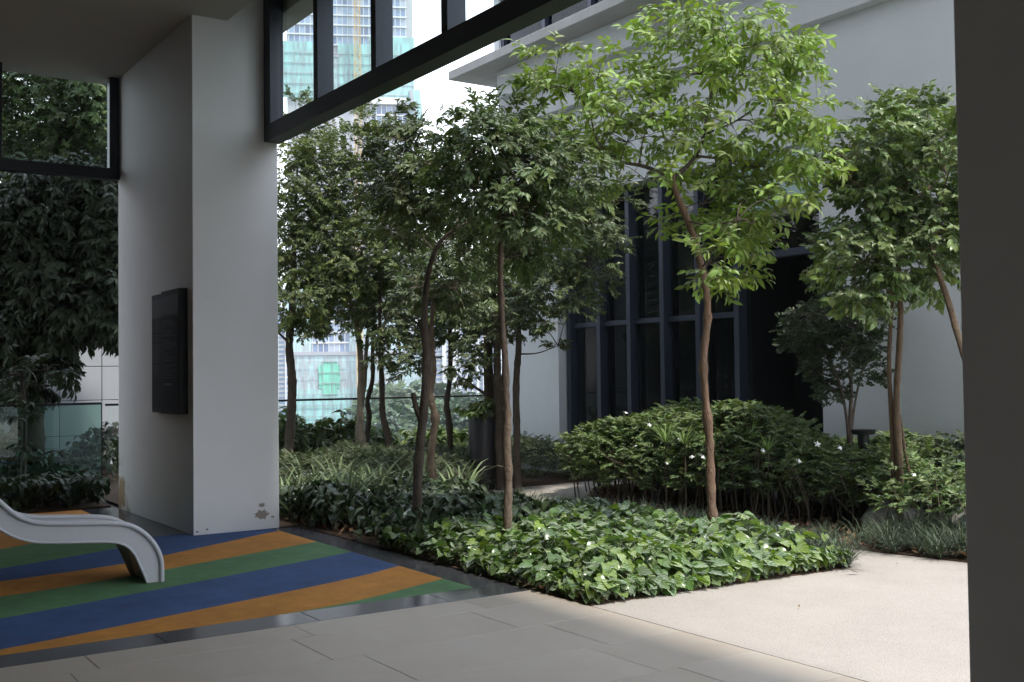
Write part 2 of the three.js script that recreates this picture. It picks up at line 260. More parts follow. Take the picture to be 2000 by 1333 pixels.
{ // clerestory along the garden side
  const g = thing('clerestory_window', 'black framed clerestory glazing above the garden side', 'window');
  mesh('sill_beam', box(4.03, 4.2, 3.84, 4.0, -10.366, 6, 0.004), M.frame, g);
  mesh('jamb', box(4.03, 4.17, 4.0, 5.598, -10.366, -10.2, 0.003), M.frame, g);
  const zs = [-9.11, -7.96, -6.82, -5.68, -4.54, -3.4, -2.26, -1.1, 0.05, 1.2, 2.3, 3.5, 4.6, 5.8];
  for (const z of zs) mesh('mullion', box(4.03, 4.19, 4.0, 5.598, z - 0.045, z + 0.045, 0.003), M.frame, g);
  const all = [-10.2, ...zs];
  for (let i = 0; i < all.length - 1; i++) mesh('pane', new THREE.PlaneGeometry(all[i + 1] - all[i] - 0.06, 1.598).rotateY(Math.PI / 2).translate(4.12, 4.799, (all[i] + all[i + 1]) / 2), M.glass, g);
}
{
  const g = thing('end_window', 'black framed window over the open end, left of the white pillar', 'window');
  mesh('sill_beam', box(1.98, 3.308, 3.81, 3.935, -13.15, -13.02, 0.004), M.frame, g);
  for (const x of [3.25, 2.0]) mesh('mullion', box(x - 0.055, x + 0.055, 3.935, 4.998, -13.14, -13.03, 0.003), M.frame, g);
  for (const [a, b] of [[2.0, 3.25]]) mesh('pane', new THREE.PlaneGeometry(b - a - 0.09, 1.06).translate((a + b) / 2, 4.467, -13.085), M.glass, g);
}
{ // two boards on the pillar's dark side
  const lines = (seed, n, y0, y1, w) => { const r = rngOf(seed), l = []; for (let i = 0; i < n; i++) { const y = y1 - (i + 0.5) / n * (y1 - y0); if (r() < 0.14) continue; const a = 0.06 + r() * 0.04, b = a + w * (0.45 + 0.5 * r()); l.push([a, Math.min(b, w), y]); } return l; };
  const cv = (z0, z1, y0, y1, seed, headH) => {
    const can = document.createElement('canvas'); can.width = 128; can.height = 512; const c = can.getContext('2d');
    c.fillStyle = '#060607'; c.fillRect(0, 0, 128, 512); c.fillStyle = '#3c4546';
    for (const [a, b, y] of lines(seed, 24, 0.33, 0.98, 0.9)) c.fillRect(a * 128, (1 - y) * 512, (b - a) * 128, 5);
    if (seed === 2) { c.fillStyle = '#5a6364'; c.fillRect(16, 370, 60, 10); }
    const t = new THREE.CanvasTexture(can); t.colorSpace = THREE.SRGBColorSpace;
    return new THREE.MeshStandardMaterial({ map: t, roughness: 0.85 });
  };
  for (const [z0, z1, y0, y1, x, seed, label] of [[-11.55, -11.13, 1.15, 2.36, 3.255, 1, 'black notice board on the pillar, shallower board of the pair'], [-11.11, -10.52, 1.15, 2.37, 3.225, 2, 'black notice board on the pillar, thicker board nearest the pillar corner']]) {
    const b = thing('notice_board', label, 'board', [3.308, y0, (z0 + z1) / 2], 0, 'notice boards on the pillar');
    const h = y1 - y0, w = z1 - z0, t = 3.308 - x;
    mesh('case', box(-t, 0, 0, h, -w / 2, w / 2, 0.006), M.board, b);
    mesh('header_panel', box(-t - 0.003, -t + 0.002, h * 0.80, h * 0.955, -w / 2 + 0.02, w / 2 - 0.02), M.boardHead, b);
    mesh('text_panel', new THREE.PlaneGeometry(w - 0.05, h * 0.74).rotateY(-Math.PI / 2).translate(-t - 0.003, h * 0.41, 0), cv(z0, z1, y0, y1, seed), b);
  }
}
// ---------------------------------------------------------------- playground slide
{
  const s = thing('playground_slide', 'grey plastic playground slide, curved end standing on the striped floor', 'slide', [2.331, 0, -8.203], 0);
  // local frame: x along the slide, y up, z towards the viewer
  
  const rimPts = [[-2.3, 1.9], [-1.8, 1.42], [-1.3, 0.93], [-1.044, 0.663], [-0.986, 0.603], [-0.927, 0.556], [-0.839, 0.515], [-0.749, 0.496], [-0.51, 0.475], [-0.281, 0.455], [-0.183, 0.432], [-0.085, 0.371], [0, 0.27], [0.041, 0.168], [0.047, 0.09], [0.048, 0.0]];
  const lowPts = [[-2.42, 1.72], [-1.92, 1.25], [-1.42, 0.79], [-1.15, 0.558], [-1.044, 0.475], [-0.956, 0.418], [-0.838, 0.372], [-0.7, 0.354], [-0.579, 0.344], [-0.295, 0.317], [-0.23, 0.296], [-0.19, 0.268], [-0.151, 0.222], [-0.115, 0.145], [-0.085, 0.075], [-0.055, 0.0]];
  const W = 0.46;
  const rc = new THREE.CatmullRomCurve3(rimPts.map(p => V(p[0], p[1], 0))), lc = new THREE.CatmullRomCurve3(lowPts.map(p => V(p[0], p[1], 0)));
  const N = 90, R = rc.getPoints(N), L = lc.getPoints(N);
  const side = (z) => { const sh = new THREE.Shape([...R, ...L.slice().reverse()].map(p => new THREE.Vector2(p.x, p.y))); const g = new THREE.ExtrudeGeometry(sh, { depth: 0.018, bevelEnabled: true, bevelSize: 0.004, bevelThickness: 0.004, bevelSegments: 2 }); g.translate(0, 0, z); g.computeVertexNormals(); return metreUV(g); };
  mesh('side_wall', side(-0.018), M.plastic, s); mesh('side_wall', side(-W), M.plastic, s);
  const rimTube = (z) => { const g = new THREE.TubeGeometry(new THREE.CatmullRomCurve3(R.map(p => V(p.x, p.y, z))), 120, 0.019, 10, false); return g; };
  mesh('rim', rimTube(0.006), M.plastic, s); mesh('rim', rimTube(-W + 0.012), M.plastic, s);
  const edge = (z) => new THREE.TubeGeometry(new THREE.CatmullRomCurve3(L.map(p => V(p.x, p.y + 0.004, z))), 120, 0.010, 8, false);
  mesh('lower_edge', edge(0.004), M.plastic, s); mesh('lower_edge', edge(-W + 0.014), M.plastic, s);
  // sliding bed between the sides
  const pos = [], idx = []; const bed = L.map((p, i) => [p.x * 0.75 + R[i].x * 0.25, p.y * 0.75 + R[i].y * 0.25]);
  for (let i = 0; i <= N; i++) for (let j = 0; j <= 6; j++) { const t = j / 6, sag = 0.02 * (1 - (2 * t - 1) ** 2); pos.push(bed[i][0], bed[i][1] - sag, -0.01 - t * (W - 0.02)); }
  for (let i = 0; i < N; i++) for (let j = 0; j < 6; j++) { const a = i * 7 + j; idx.push(a, a + 7, a + 1, a + 1, a + 7, a + 8); }
  const bg = new THREE.BufferGeometry(); bg.setAttribute('position', new THREE.Float32BufferAttribute(pos, 3)); bg.setIndex(idx); bg.computeVertexNormals(); metreUV(bg);
  mesh('sliding_bed', bg, new THREE.MeshStandardMaterial({ color: lin(0.56, 0.56, 0.58), roughness: 0.35, side: THREE.DoubleSide }), s);
  for (const z of [-0.05, -W + 0.05]) mesh('support_post', new THREE.CylinderGeometry(0.03, 0.03, 1.7, 12).translate(-2.35, 0.85, z), M.plastic, s);
}

// ---------------------------------------------------------------- building across the garden
{
  const b = thing('white_building', 'white rendered building with projecting slab and tall dark glazing', 'building');
  const X = 9.8;
  const part = (n, g, m, p = b) => mesh(n, g, m, p);
  // walls with real openings: glazing z -13.3..-9.7, entrance z -9.7..-8.3
  part('corner_wall', box(X, 14, -0.02, 6.3, -14.87, -13.3, 0.01), M.facade);
  part('wall', box(X, X + 0.45, 4.12, 6.3, -13.3, -8.3), M.facade);
  part('wall', box(X, 14, -0.02, 6.3, -8.3, -5.8, 0.01), M.facade);
  part('ledge', box(X - 0.32, X, 5.87, 6.298, -14.42, -10.9, 0.008), M.facade);
  part('ledge', box(X - 0.16, X - 0.002, 5.42, 5.87, -13.95, -5.82, 0.008), M.facade);
  part('slab', box(X - 0.72, 14.3, 6.3, 6.44, -15.25, -5.3, 0.01), M.concreteEdge);
  // upper storey windows
  const w = part('window_band', box(X + 0.03, X + 0.14, 6.44, 6.52, -14.8, -5.9), M.fin);
  for (let i = 0; i < 8; i++) { const z = -14.76 + i * 1.15; mesh('frame_post', box(X + 0.02, X + 0.15, 6.52, 8.1, z - 0.04, z + 0.04, 0.004), M.fin, w); mesh('pane', new THREE.PlaneGeometry(1.06, 1.58).rotateY(-Math.PI / 2).translate(X + 0.09, 7.31, z + 0.575), M.navyGlass, w); }
  { // curtain folds behind the panes
    const pos = [], idx = []; const n = 520; for (let i = 0; i <= n; i++) { const z = -14.7 + i / n * 8.7, x = X + 0.5 + 0.045 * Math.sin(i * 0.9) + 0.03 * Math.sin(i * 0.37 + 1); pos.push(x, 6.45, z, x, 8.1, z); if (i < n) idx.push(2 * i, 2 * i + 2, 2 * i + 1, 2 * i + 1, 2 * i + 2, 2 * i + 3); }
    const g = new THREE.BufferGeometry(); g.setAttribute('position', new THREE.Float32BufferAttribute(pos, 3)); g.setIndex(idx); g.computeVertexNormals(); metreUV(g); const m = M.curtain.clone(); m.side = THREE.DoubleSide; part('curtain', g, m);
  }
  part('upper_corner_post', box(X - 0.02, X + 0.3, 6.44, 8.1, -14.95, -14.805, 0.005), M.facade);
  part('upper_end_wall', box(X + 0.31, X + 1.6, 6.44, 8.1, -14.95, -14.82), M.facade);
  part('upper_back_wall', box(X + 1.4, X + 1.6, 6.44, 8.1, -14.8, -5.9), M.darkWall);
  part('roof_slab', box(X - 0.1, 14.3, 8.1, 8.35, -15.25, -5.3, 0.01), M.concreteEdge);
  // tall dark glazing: fins, transom, panes, blinds
  const gz = part('glazing_sill', box(X + 0.12, X + 0.4, -0.02, 0.12, -13.3, -9.7, 0.004), M.fin);
  const fz = [-13.22, -12.5, -11.82, -11.12, -10.43, -9.74];
  for (const z of fz) mesh('fin', box(X + 0.13, X + 0.28, 0.12, 4.118, z - 0.042, z + 0.042, 0.004), M.fin, gz);
  for (let i = 0; i < fz.length - 1; i++) {
    const z0 = fz[i] + 0.042, z1 = fz[i + 1] - 0.042, c = (z0 + z1) / 2;
    mesh('transom', box(X + 0.20, X + 0.29, 2.18, 2.25, z0, z1, 0.003), M.fin, gz);
    for (const [y0, y1] of [[0.12, 2.18], [2.25, 4.118]]) mesh('pane', new THREE.PlaneGeometry(z1 - z0, y1 - y0).rotateY(-Math.PI / 2).translate(X + 0.27, (y0 + y1) / 2, c), M.darkGlass, gz);
    const sl = []; for (let y = 0.16; y < 4.1; y += 0.055) { const g = new THREE.BoxGeometry(0.062, 0.003, z1 - z0 - 0.02); g.rotateZ(1.42); g.translate(X + 0.40, y, c); sl.push(g); }
    tag(mesh('blind_slats', merge(sl), M.blind, gz), null, null, null, 'stuff');
  }
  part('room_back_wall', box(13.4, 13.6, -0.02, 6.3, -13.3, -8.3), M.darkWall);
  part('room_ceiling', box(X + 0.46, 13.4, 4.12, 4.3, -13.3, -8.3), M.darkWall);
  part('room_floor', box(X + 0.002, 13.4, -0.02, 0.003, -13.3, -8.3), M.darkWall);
  part('room_divider', box(X + 0.36, 13.4, 0.003, 4.12, -9.78, -9.70), M.blackMetal);
  // entrance
  const en = part('entrance_header', box(X + 0.05, X + 0.44, 3.35, 4.118, -9.68, -8.302), M.ceiling);
  mesh('canopy_glass', box(X - 0.02, X + 0.03, 3.42, 4.06, -9.62, -8.36, 0.006), M.tealGlass, en);
  mesh('door_transom', box(X + 0.16, X + 0.26, 2.86, 2.95, -9.69, -8.302, 0.003), M.fin, en);
  mesh('door_pane', new THREE.PlaneGeometry(1.38, 0.4).rotateY(-Math.PI / 2).translate(X + 0.22, 3.15, -9.0), M.darkGlass, en);
  const door = part('door', box(X + 1.1, X + 1.16, 0.003, 2.9, -9.69, -8.302), M.blackMetal);
  mesh('door_handle', new THREE.CylinderGeometry(0.015, 0.015, 0.6, 10).translate(X + 1.06, 1.2, -9.1), M.fin, door);
}
// pale panel wall beyond the left railing
{
  const b = thing('panel_wall', 'pale grey panelled wall seen behind the left glass railing', 'wall');
  const xs = [-0.5, 0.7, 1.9, 3.1, 4.07, 4.77, 5.6, 6.4], ys = [-0.02, 0.52, 1.13, 1.72, 2.6, 3.6, 4.6];
  mesh('backing', box(-0.5, 6.4, -0.02, 4.6, -20.3, -20.04), M.darkWall, b);
  for (let i = 0; i < xs.length - 1; i++) for (let j = 0; j < ys.length - 1; j++) mesh('panel', box(xs[i] + 0.006, xs[i + 1] - 0.006, ys[j] + 0.006, ys[j + 1] - 0.006, -20.04, -20.0, 0.004), M.panel, b);
}
// ---------------------------------------------------------------- glass railings
{
  const g = thing('glass_railing', 'green tinted glass railing panels with dark top rail, left of the pillar', 'railing');
  mesh('top_rail', box(-6, 3.55, 1.165, 1.195, -14.93, -14.88, 0.006), M.blackMetal, g);
  let x = 3.55; for (let i = 0; i < 7; i++, x -= 0.92) { mesh('pane', box(x - 0.912, x - 0.004, 0.08, 1.165, -14.911, -14.899), M.railGlass, g); }
  mesh('end_edge', box(3.546, 3.556, 0.03, 1.18, -14.914, -14.896), M.blackMetal, g);
  mesh('kerb', box(-6, 3.6, -0.02, 0.09, -15.0, -14.8, 0.012), M.stone, g);
  const h = thing('terrace_railing', 'clear glass railing with thin dark top rail along the terrace edge behind the trees', 'railing');
  mesh('top_rail', box(3.62, 9.76, 1.142, 1.172, -15.02, -14.985, 0.006), M.blackMetal, h);
  for (let i = 0; i < 4; i++) mesh('pane', new THREE.PlaneGeometry(1.52, 1.13).translate(3.64 + i * 1.53 + 0.765, 0.575, -15.0), M.clearGlass, h);
}
// ---------------------------------------------------------------- city beyond the terrace
{
  const D = 350, S = D / 2140, c = at(690, 734.7, D), yaw = Math.atan2(EYE.x - c.x, EYE.z - c.z);
  const lx = px => (px - 690) * S, ly = py => (734.7 - py) * S + 1.5;
  const t = thing('construction_tower', 'tall tower under construction wrapped in teal safety netting', 'building', [c.x, 0, c.z], yaw);
  const r = rngOf(77);
  const B = (x0, x1, y0, y1, z0, z1) => box(lx(x0), lx(x1), ly(y1), ly(y0), z0, z1);
  mesh('wall', B(566, 812, -160, 840, -30, 0), M.towerWall, t);
  const floors = (x0, x1, y0, n, pitch, dark) => {
    for (let k = 0; k < n; k++) {
      const yb = y0 - k * pitch;                              // bottom of this floor
      mesh('floor_edge', B(x0 - 3, x1 + 3, yb - 1.6, yb + 1.2, 0.02, 0.7), M.whitePaint, t);
      for (let x = x0; x < x1 - 5; x += 10.35) mesh('window', B(x + 0.9, x + 9.4, yb - pitch + 2.6, yb - 1.6, 0.02, 0.12 + 0.2 * r()), M.towerPane[r() < dark ? (r() < 0.5 ? 2 : 0) : (r() < 0.6 ? 1 : 3)], t);
    }
    for (let x = x0; x <= x1 + 1; x += 10.35) mesh('facade_mullion', B(x - 0.7, x + 0.7, y0 - n * pitch, y0, 0.02, 0.5), M.whitePaint, t);
  };
  floors(570, 797, 84, 6, 19.7, 0.4);
  floors(728, 797, 262, 3, 20.5, 0.85);
  floors(612, 680, 690, 6, 20.3, 0.7);
  mesh('netting', B(555, 631, 80, 190, 0.6, 1.1), M.net, t);
  mesh('netting', B(632, 664, 105, 200, 0.5, 0.95), M.netGrey, t);
  mesh('netting', B(665, 726, 82, 195, 0.6, 1.1), M.net, t);
  mesh('netting', B(727, 814, 66, 186, 0.75, 1.2), M.net, t);
  mesh('netting', B(562, 610, 560, 688, 0.5, 0.9), M.netGrey, t);
  mesh('netting', B(682, 800, 600, 688, 0.5, 0.9), M.netGrey, t);
  mesh('slab_band', B(634, 806, 187, 200, 0.3, 1.6), M.whitePaint, t);
  mesh('slab_band', B(634, 668, 103, 109, 0.3, 1.3), M.craneGrey, t);
  mesh('slab_band', B(572, 824, 687, 694, 0.3, 2), M.craneGrey, t);
  mesh('netting', B(576, 700, 694, 842, 0.9, 1.5), M.netGrey, t);
  mesh('netting', B(701, 824, 694, 842, 1.0, 1.6), M.netGrey, t);
  mesh('netting', B(576, 824, 760, 842, 1.6, 2.1), M.net, t);
  mesh('green_sheet', B(624, 664, 714, 758, 2.12, 2.3), M.netGreen, t);
  mesh('green_sheet', B(630, 659, 706, 772, 2.32, 2.45), M.netGreen, t);
  { const p = []; for (let x = 580; x < 824; x += 17.3) p.push(B(x, x + 0.9, 696, 842, 2.5, 2.7)); for (let y = 706; y < 840; y += 21) p.push(B(577, 824, y, y + 0.9, 2.5, 2.75)); tag(mesh('scaffold_poles', merge(p), M.craneGrey, t), null, null, null, 'stuff'); }
  { const p = []; for (let x = 560; x < 812; x += 20.7) p.push(B(x, x + 0.7, 84, 188, 1.25, 1.4)); for (let y = 102; y < 188; y += 20) p.push(B(556, 814, y, y + 0.8, 1.25, 1.45)); tag(mesh('scaffold_poles', merge(p), M.towerWall, t), null, null, null, 'stuff'); }
  const ch = mesh('netted_chute', box(-2.0, 1.6, -5.4, 5.2, -1.5, 1.5).rotateZ(0.1).translate(lx(817), ly(205), 2), M.net, t);
  mesh('chute_arm', box(-0.5, 0.5, -5.2, 4.6, 1.51, 2.1).rotateZ(0.16).translate(lx(810), ly(203), 2), M.craneGrey, ch);
  const hoist = mesh('hoist_mast', B(633, 635, -140, 105, 0.72, 1.6), M.craneGrey, t);
  for (let y = -130; y < 100; y += 17) mesh('hoist_landing', B(635, 645, y, y + 5 + 3 * r(), 0.72, 2.0), M.craneGrey, hoist);
  // crane mast
  const k = thing('tower_crane', 'yellow lattice mast of a tower crane standing before the tower', 'crane', [c.x, 0, c.z], yaw);
  const cx = lx(702.5), w = 5.2 * S, z0 = 6, y0 = -17, y1 = ly(-150);
  for (const sx of [-1, 1]) for (const sz of [-1, 1]) mesh('chord', box(cx + sx * w - 0.14, cx + sx * w + 0.14, y0, y1, z0 + sz * w - 0.14, z0 + sz * w + 0.14), M.craneYellow, k);
  const bars = []; const bar = (a, b2, rad) => { const d = b2.clone().sub(a), g = new THREE.CylinderGeometry(rad, rad, d.length(), 5, 1); g.applyQuaternion(new THREE.Quaternion().setFromUnitVectors(V(0, 1, 0), d.normalize())); g.translate((a.x + b2.x) / 2, (a.y + b2.y) / 2, (a.z + b2.z) / 2); bars.push(g); };
  for (let y = y0, f = 1; y < y1 - 1.9; y += 1.9, f = -f) for (const s of [-1, 1]) {
    bar(V(cx - f * w, y, z0 + s * w), V(cx + f * w, y + 1.9, z0 + s * w), 0.08); bar(V(cx + s * w, y, z0 - f * w), V(cx + s * w, y + 1.9, z0 + f * w), 0.08); bar(V(cx - w, y, z0 + s * w), V(cx + w, y, z0 + s * w), 0.07);
  }
  tag(mesh('lattice', merge(bars), M.craneYellow, k), null, null, null, 'stuff');
}
{
  const mk = (px0, px1, pt, pb, D, label, fins) => {
    const S = D / 2140, pm = (px0 + px1) / 2, yh = 743 - 0.012 * pm, c = at(pm, yh, D), yaw = Math.atan2(-c.x, -c.z);
    const b = thing('office_block', label, 'building', [c.x, 0, c.z], yaw);
    const lx = px => (px - pm) * S, ly = py => (yh - py) * S + 1.5;
    mesh('glass_body', box(lx(px0), lx(px1), -17, ly(pt), -25, 0), M.blueGlass, b);
    for (const [a, w] of fins) mesh('white_fin', box(lx(a), lx(a + w), -17, ly(pt) + 1, 0.02, 2.2), M.whitePaint, b);
    for (let y = pb; y > Math.max(pt, 640); y -= 9) mesh('floor_band', box(lx(px0), lx(px1), ly(y) - 0.5, ly(y) + 0.4, 0.02, 0.6), M.towerWall, b);
  };
  mk(826, 892, 560, 800, 430, 'blue glass office block with white vertical fins right of the netted tower', [[826, 9], [864, 8], [884, 7]]);
  mk(894, 968, 640, 800, 520, 'lower pale office block with thin white fins by the planted pot', [[897, 4], [909, 4], [921, 3], [931, 5], [943, 3], [955, 4]]);
  mk(520, 562, 600, 800, 480, 'narrow blue office block seen beside the white pillar edge', [[520, 6], [540, 4], [556, 3]]);
}

// ---------------------------------------------------------------- plants: leaves, sprigs, trees
// one leaf: base at the origin, grows along +x, upper face +y, drooping towards its tip
function leafGeo(len, wid, { segs = 3, fold = 0.25, droop = 0.25, shape = 'lance' } = {}) {
  const prof = shape === 'heart' ? t => t < 0.02 ? 0.55 : Math.pow(Math.sin(Math.PI * Math.pow(0.12 + 0.88 * t, 0.62)), 0.8) : shape === 'round' ? t => Math.sqrt(Math.max(0, 1 - (2 * t - 1) ** 2)) * (1 - 0.2 * t) : shape === 'strap' ? t => Math.min(1, 0.55 + t) * (1 - Math.pow(t, 4)) : t => Math.pow(Math.sin(Math.PI * Math.pow(t, 0.78)), 0.9);
  const pos = [], uv = [], idx = [];
  for (let i = 0; i <= segs; i++) {
    const t = i / segs, w = Math.max(0.0006, prof(Math.min(0.999, Math.max(0.001, t))) * wid / 2), a = droop * t * 1.4;
    const x = len * (t * Math.cos(a * 0.5)), y = -len * t * Math.sin(a * 0.6);
    const back = shape === 'heart' && i === 0 ? -len * 0.12 : 0;
    pos.push(x + back, y + w * fold, -w, x, y, 0, x + back, y + w * fold, w);
    uv.push(0.5 - w / wid, t, 0.5, t, 0.5 + w / wid, t);
    if (i < segs) { const q = i * 3; idx.push(q, q + 1, q + 3, q + 1, q + 4, q + 3, q + 1, q + 2, q + 4, q + 2, q + 5, q + 4); }
  }
  const g = new THREE.BufferGeometry(); g.setAttribute('position', new THREE.Float32BufferAttribute(pos, 3)); g.setAttribute('uv', new THREE.Float32BufferAttribute(uv, 2)); g.setIndex(idx); g.computeVertexNormals(); return g;
}
function paint(g, c) { const n = g.attributes.position.count, a = new Float32Array(n * 3); for (let i = 0; i < n; i++) a.set(c, i * 3); g.setAttribute('color', new THREE.BufferAttribute(a, 3)); return g; }
const EUL = (x, y, z) => new THREE.Matrix4().makeRotationFromEuler(new THREE.Euler(x, y, z, 'YZX'));
// a leafy twig along +x (horizontal), leaves to both sides, hanging
function sprigGeo(seed, { n = 9, twig = 0.16, len = 0.085, wid = 0.032, droop = 0.5, hang = 0.5, tone = 0.3, shape = 'lance', spreadA = 0.9, segs = 3, rosette = false } = {}) {
  const r = rngOf(seed), l = [];
  for (let i = 0; i < n; i++) {
    const t = rosette ? 0.75 + 0.25 * r() : (i + 0.6 + 0.4 * r()) / n, L = len * (0.7 + 0.5 * r()) * (t > 0.9 ? 0.9 : 1);
    const g = leafGeo(L, wid * (0.8 + 0.4 * r()), { segs, droop: droop * (0.6 + 0.8 * r()), fold: 0.15 + 0.35 * r(), shape });
    const side = i % 2 ? 1 : -1, yaw = rosette ? i * 2.4 + r() : side * spreadA * (0.6 + 0.6 * r()) * (1.15 - 0.6 * t), pitch = -hang * (0.3 + 1.1 * r()) + 0.2;
    const roll = side * (0.3 + 0.7 * r()) * (r() < 0.5 ? 1 : -0.3);
    g.applyMatrix4(EUL(roll, yaw, pitch)); g.translate(t * twig, -0.25 * twig * t * t, 0);
    const k = 1 - tone / 2 + tone * r(), y = 0.9 + 0.25 * r(); paint(g, [k * y, k, k * (0.7 + 0.5 * r())]); l.push(g);
  }
  const tw = new THREE.CylinderGeometry(0.0012, 0.0022, twig, 3, 1); tw.rotateZ(-Math.PI / 2); tw.translate(twig / 2, -0.06 * twig, 0); paint(tw, [0.8, 0.5, 0.8]); l.push(tw);
  return merge(l);
}
// pinnate leaf: a hanging stalk with pairs of oval leaflets
function frondGeo(seed, { n = 7, len = 0.3, leaflet = 0.075, wid = 0.042, hang = 1.0 } = {}) {
  const r = rngOf(seed), l = [];
  for (let i = 0; i < n; i++) for (const s of [-1, 1]) {
    const t = (i + 0.7) / n, a = -hang * t; const x = len * t * Math.cos(a * 0.55), y = len * t * Math.sin(a * 0.8);
    const g = leafGeo(leaflet * (0.85 + 0.3 * r()), wid, { segs: 3, droop: 0.35, fold: 0.18, shape: 'lance' });
    g.applyMatrix4(EUL(s * 0.25 * r(), s * (1.0 + 0.3 * r()), -0.35 - 0.4 * r())); g.applyMatrix4(EUL(0, 0, a * 0.5)); g.translate(x, y, 0);
    const k = 0.85 + 0.3 * r(); paint(g, [k, k, k * 0.9]); l.push(g);
  }
  return merge(l);
}
function tube(pts, rad, rs = 7, seed = 1, knot = 0.12) {
  const c = new THREE.CatmullRomCurve3(pts, false, 'centripetal'), L = c.getLength(), n = Math.max(3, Math.min(60, Math.round(L / 0.06))), r = rngOf(seed), pos = [], uv = [], idx = [];
  const fr = c.computeFrenetFrames(n, false); const ph = r() * 9;
  for (let i = 0; i <= n; i++) {
    const t = i / n, p = c.getPoint(t), k = t * (rad.length - 1), a = Math.min(rad.length - 2, Math.floor(k)), R0 = rad[a] + (rad[a + 1] - rad[a]) * (k - a);
    const bump = 1 + knot * Math.max(0, Math.sin(i * 1.7 + ph) * Math.sin(i * 0.61 + ph * 2)) + knot * 0.5 * (r() - 0.5);
    const R = R0 * bump; const off = knot * R0 * 0.5;
    const ox = off * Math.sin(i * 0.5 + ph), oz = off * Math.cos(i * 0.37 + ph);
    for (let j = 0; j <= rs; j++) { const an = j / rs * Math.PI * 2, wob = 1 + 0.06 * Math.sin(an * 3 + i * 0.3); const v = fr.normals[i].clone().multiplyScalar(Math.cos(an) * R * wob).addScaledVector(fr.binormals[i], Math.sin(an) * R * wob); pos.push(p.x + v.x + ox, p.y + v.y, p.z + v.z + oz); uv.push(j / rs * 2 * Math.PI * R0, t * L); }
    if (i < n) for (let j = 0; j < rs; j++) { const q = i * (rs + 1) + j; idx.push(q, q + 1, q + rs + 1, q + 1, q + rs + 2, q + rs + 1); }
  }
  const g = new THREE.BufferGeometry(); g.setAttribute('position', new THREE.Float32BufferAttribute(pos, 3)); g.setAttribute('uv', new THREE.Float32BufferAttribute(uv, 2)); g.setIndex(idx); g.computeVertexNormals(); return g;
}
function instanced(name, geo, mat, list, parent) {      // list of {m: Matrix4, c: Color}
  const im = new THREE.InstancedMesh(geo, mat, list.length); list.forEach((o, i) => { im.setMatrixAt(i, o.m); im.setColorAt(i, o.c ?? new THREE.Color(1, 1, 1)); });
  im.castShadow = im.receiveShadow = true; im.name = parent ? name : numbered(name); im.userData.kind = 'stuff'; (parent ?? scene).add(im); return im;
}
const S9 = new THREE.Vector3(), Q9 = new THREE.Quaternion();
function place(p, yaw, pitch, roll, s) { Q9.setFromEuler(new THREE.Euler(roll, yaw, pitch, 'YZX')); return new THREE.Matrix4().compose(p, Q9, S9.set(s, s, s)); }

const SPRIGS = {
  bright: [1, 2, 3].map(s => sprigGeo(100 + s, { n: 5, twig: 0.14, len: 0.092, wid: 0.033, droop: 0.4, hang: 0.5, spreadA: 1.1, segs: 4 })),
  oval: [1, 2, 3].map(s => sprigGeo(130 + s, { n: 9, twig: 0.14, len: 0.072, wid: 0.027, droop: 0.4, hang: 0.45 })),
  small: [1, 2].map(s => sprigGeo(160 + s, { n: 10, twig: 0.06, len: 0.04, wid: 0.019, droop: 0.2, hang: 0.0, rosette: true, segs: 2 })),
  big: [1, 2].map(s => sprigGeo(190 + s, { n: 8, twig: 0.22, len: 0.15, wid: 0.055, droop: 0.6, hang: 0.8 })),
  rosette: [1, 2].map(s => sprigGeo(220 + s, { n: 9, twig: 0.12, len: 0.12, wid: 0.03, droop: 0.6, hang: 0.45, rosette: true })),
  layer: [1, 2, 3].map(s => sprigGeo(280 + s, { n: 13, twig: 0.2, len: 0.07, wid: 0.036, droop: 0.35, hang: 0.65, spreadA: 1.2 })),
  frond: [1, 2].map(s => frondGeo(240 + s)),
  far: [1, 2].map(s => sprigGeo(260 + s, { n: 10, twig: 1.2, len: 0.8, wid: 0.45, droop: 0.4, hang: 0.3, segs: 2 })),
};
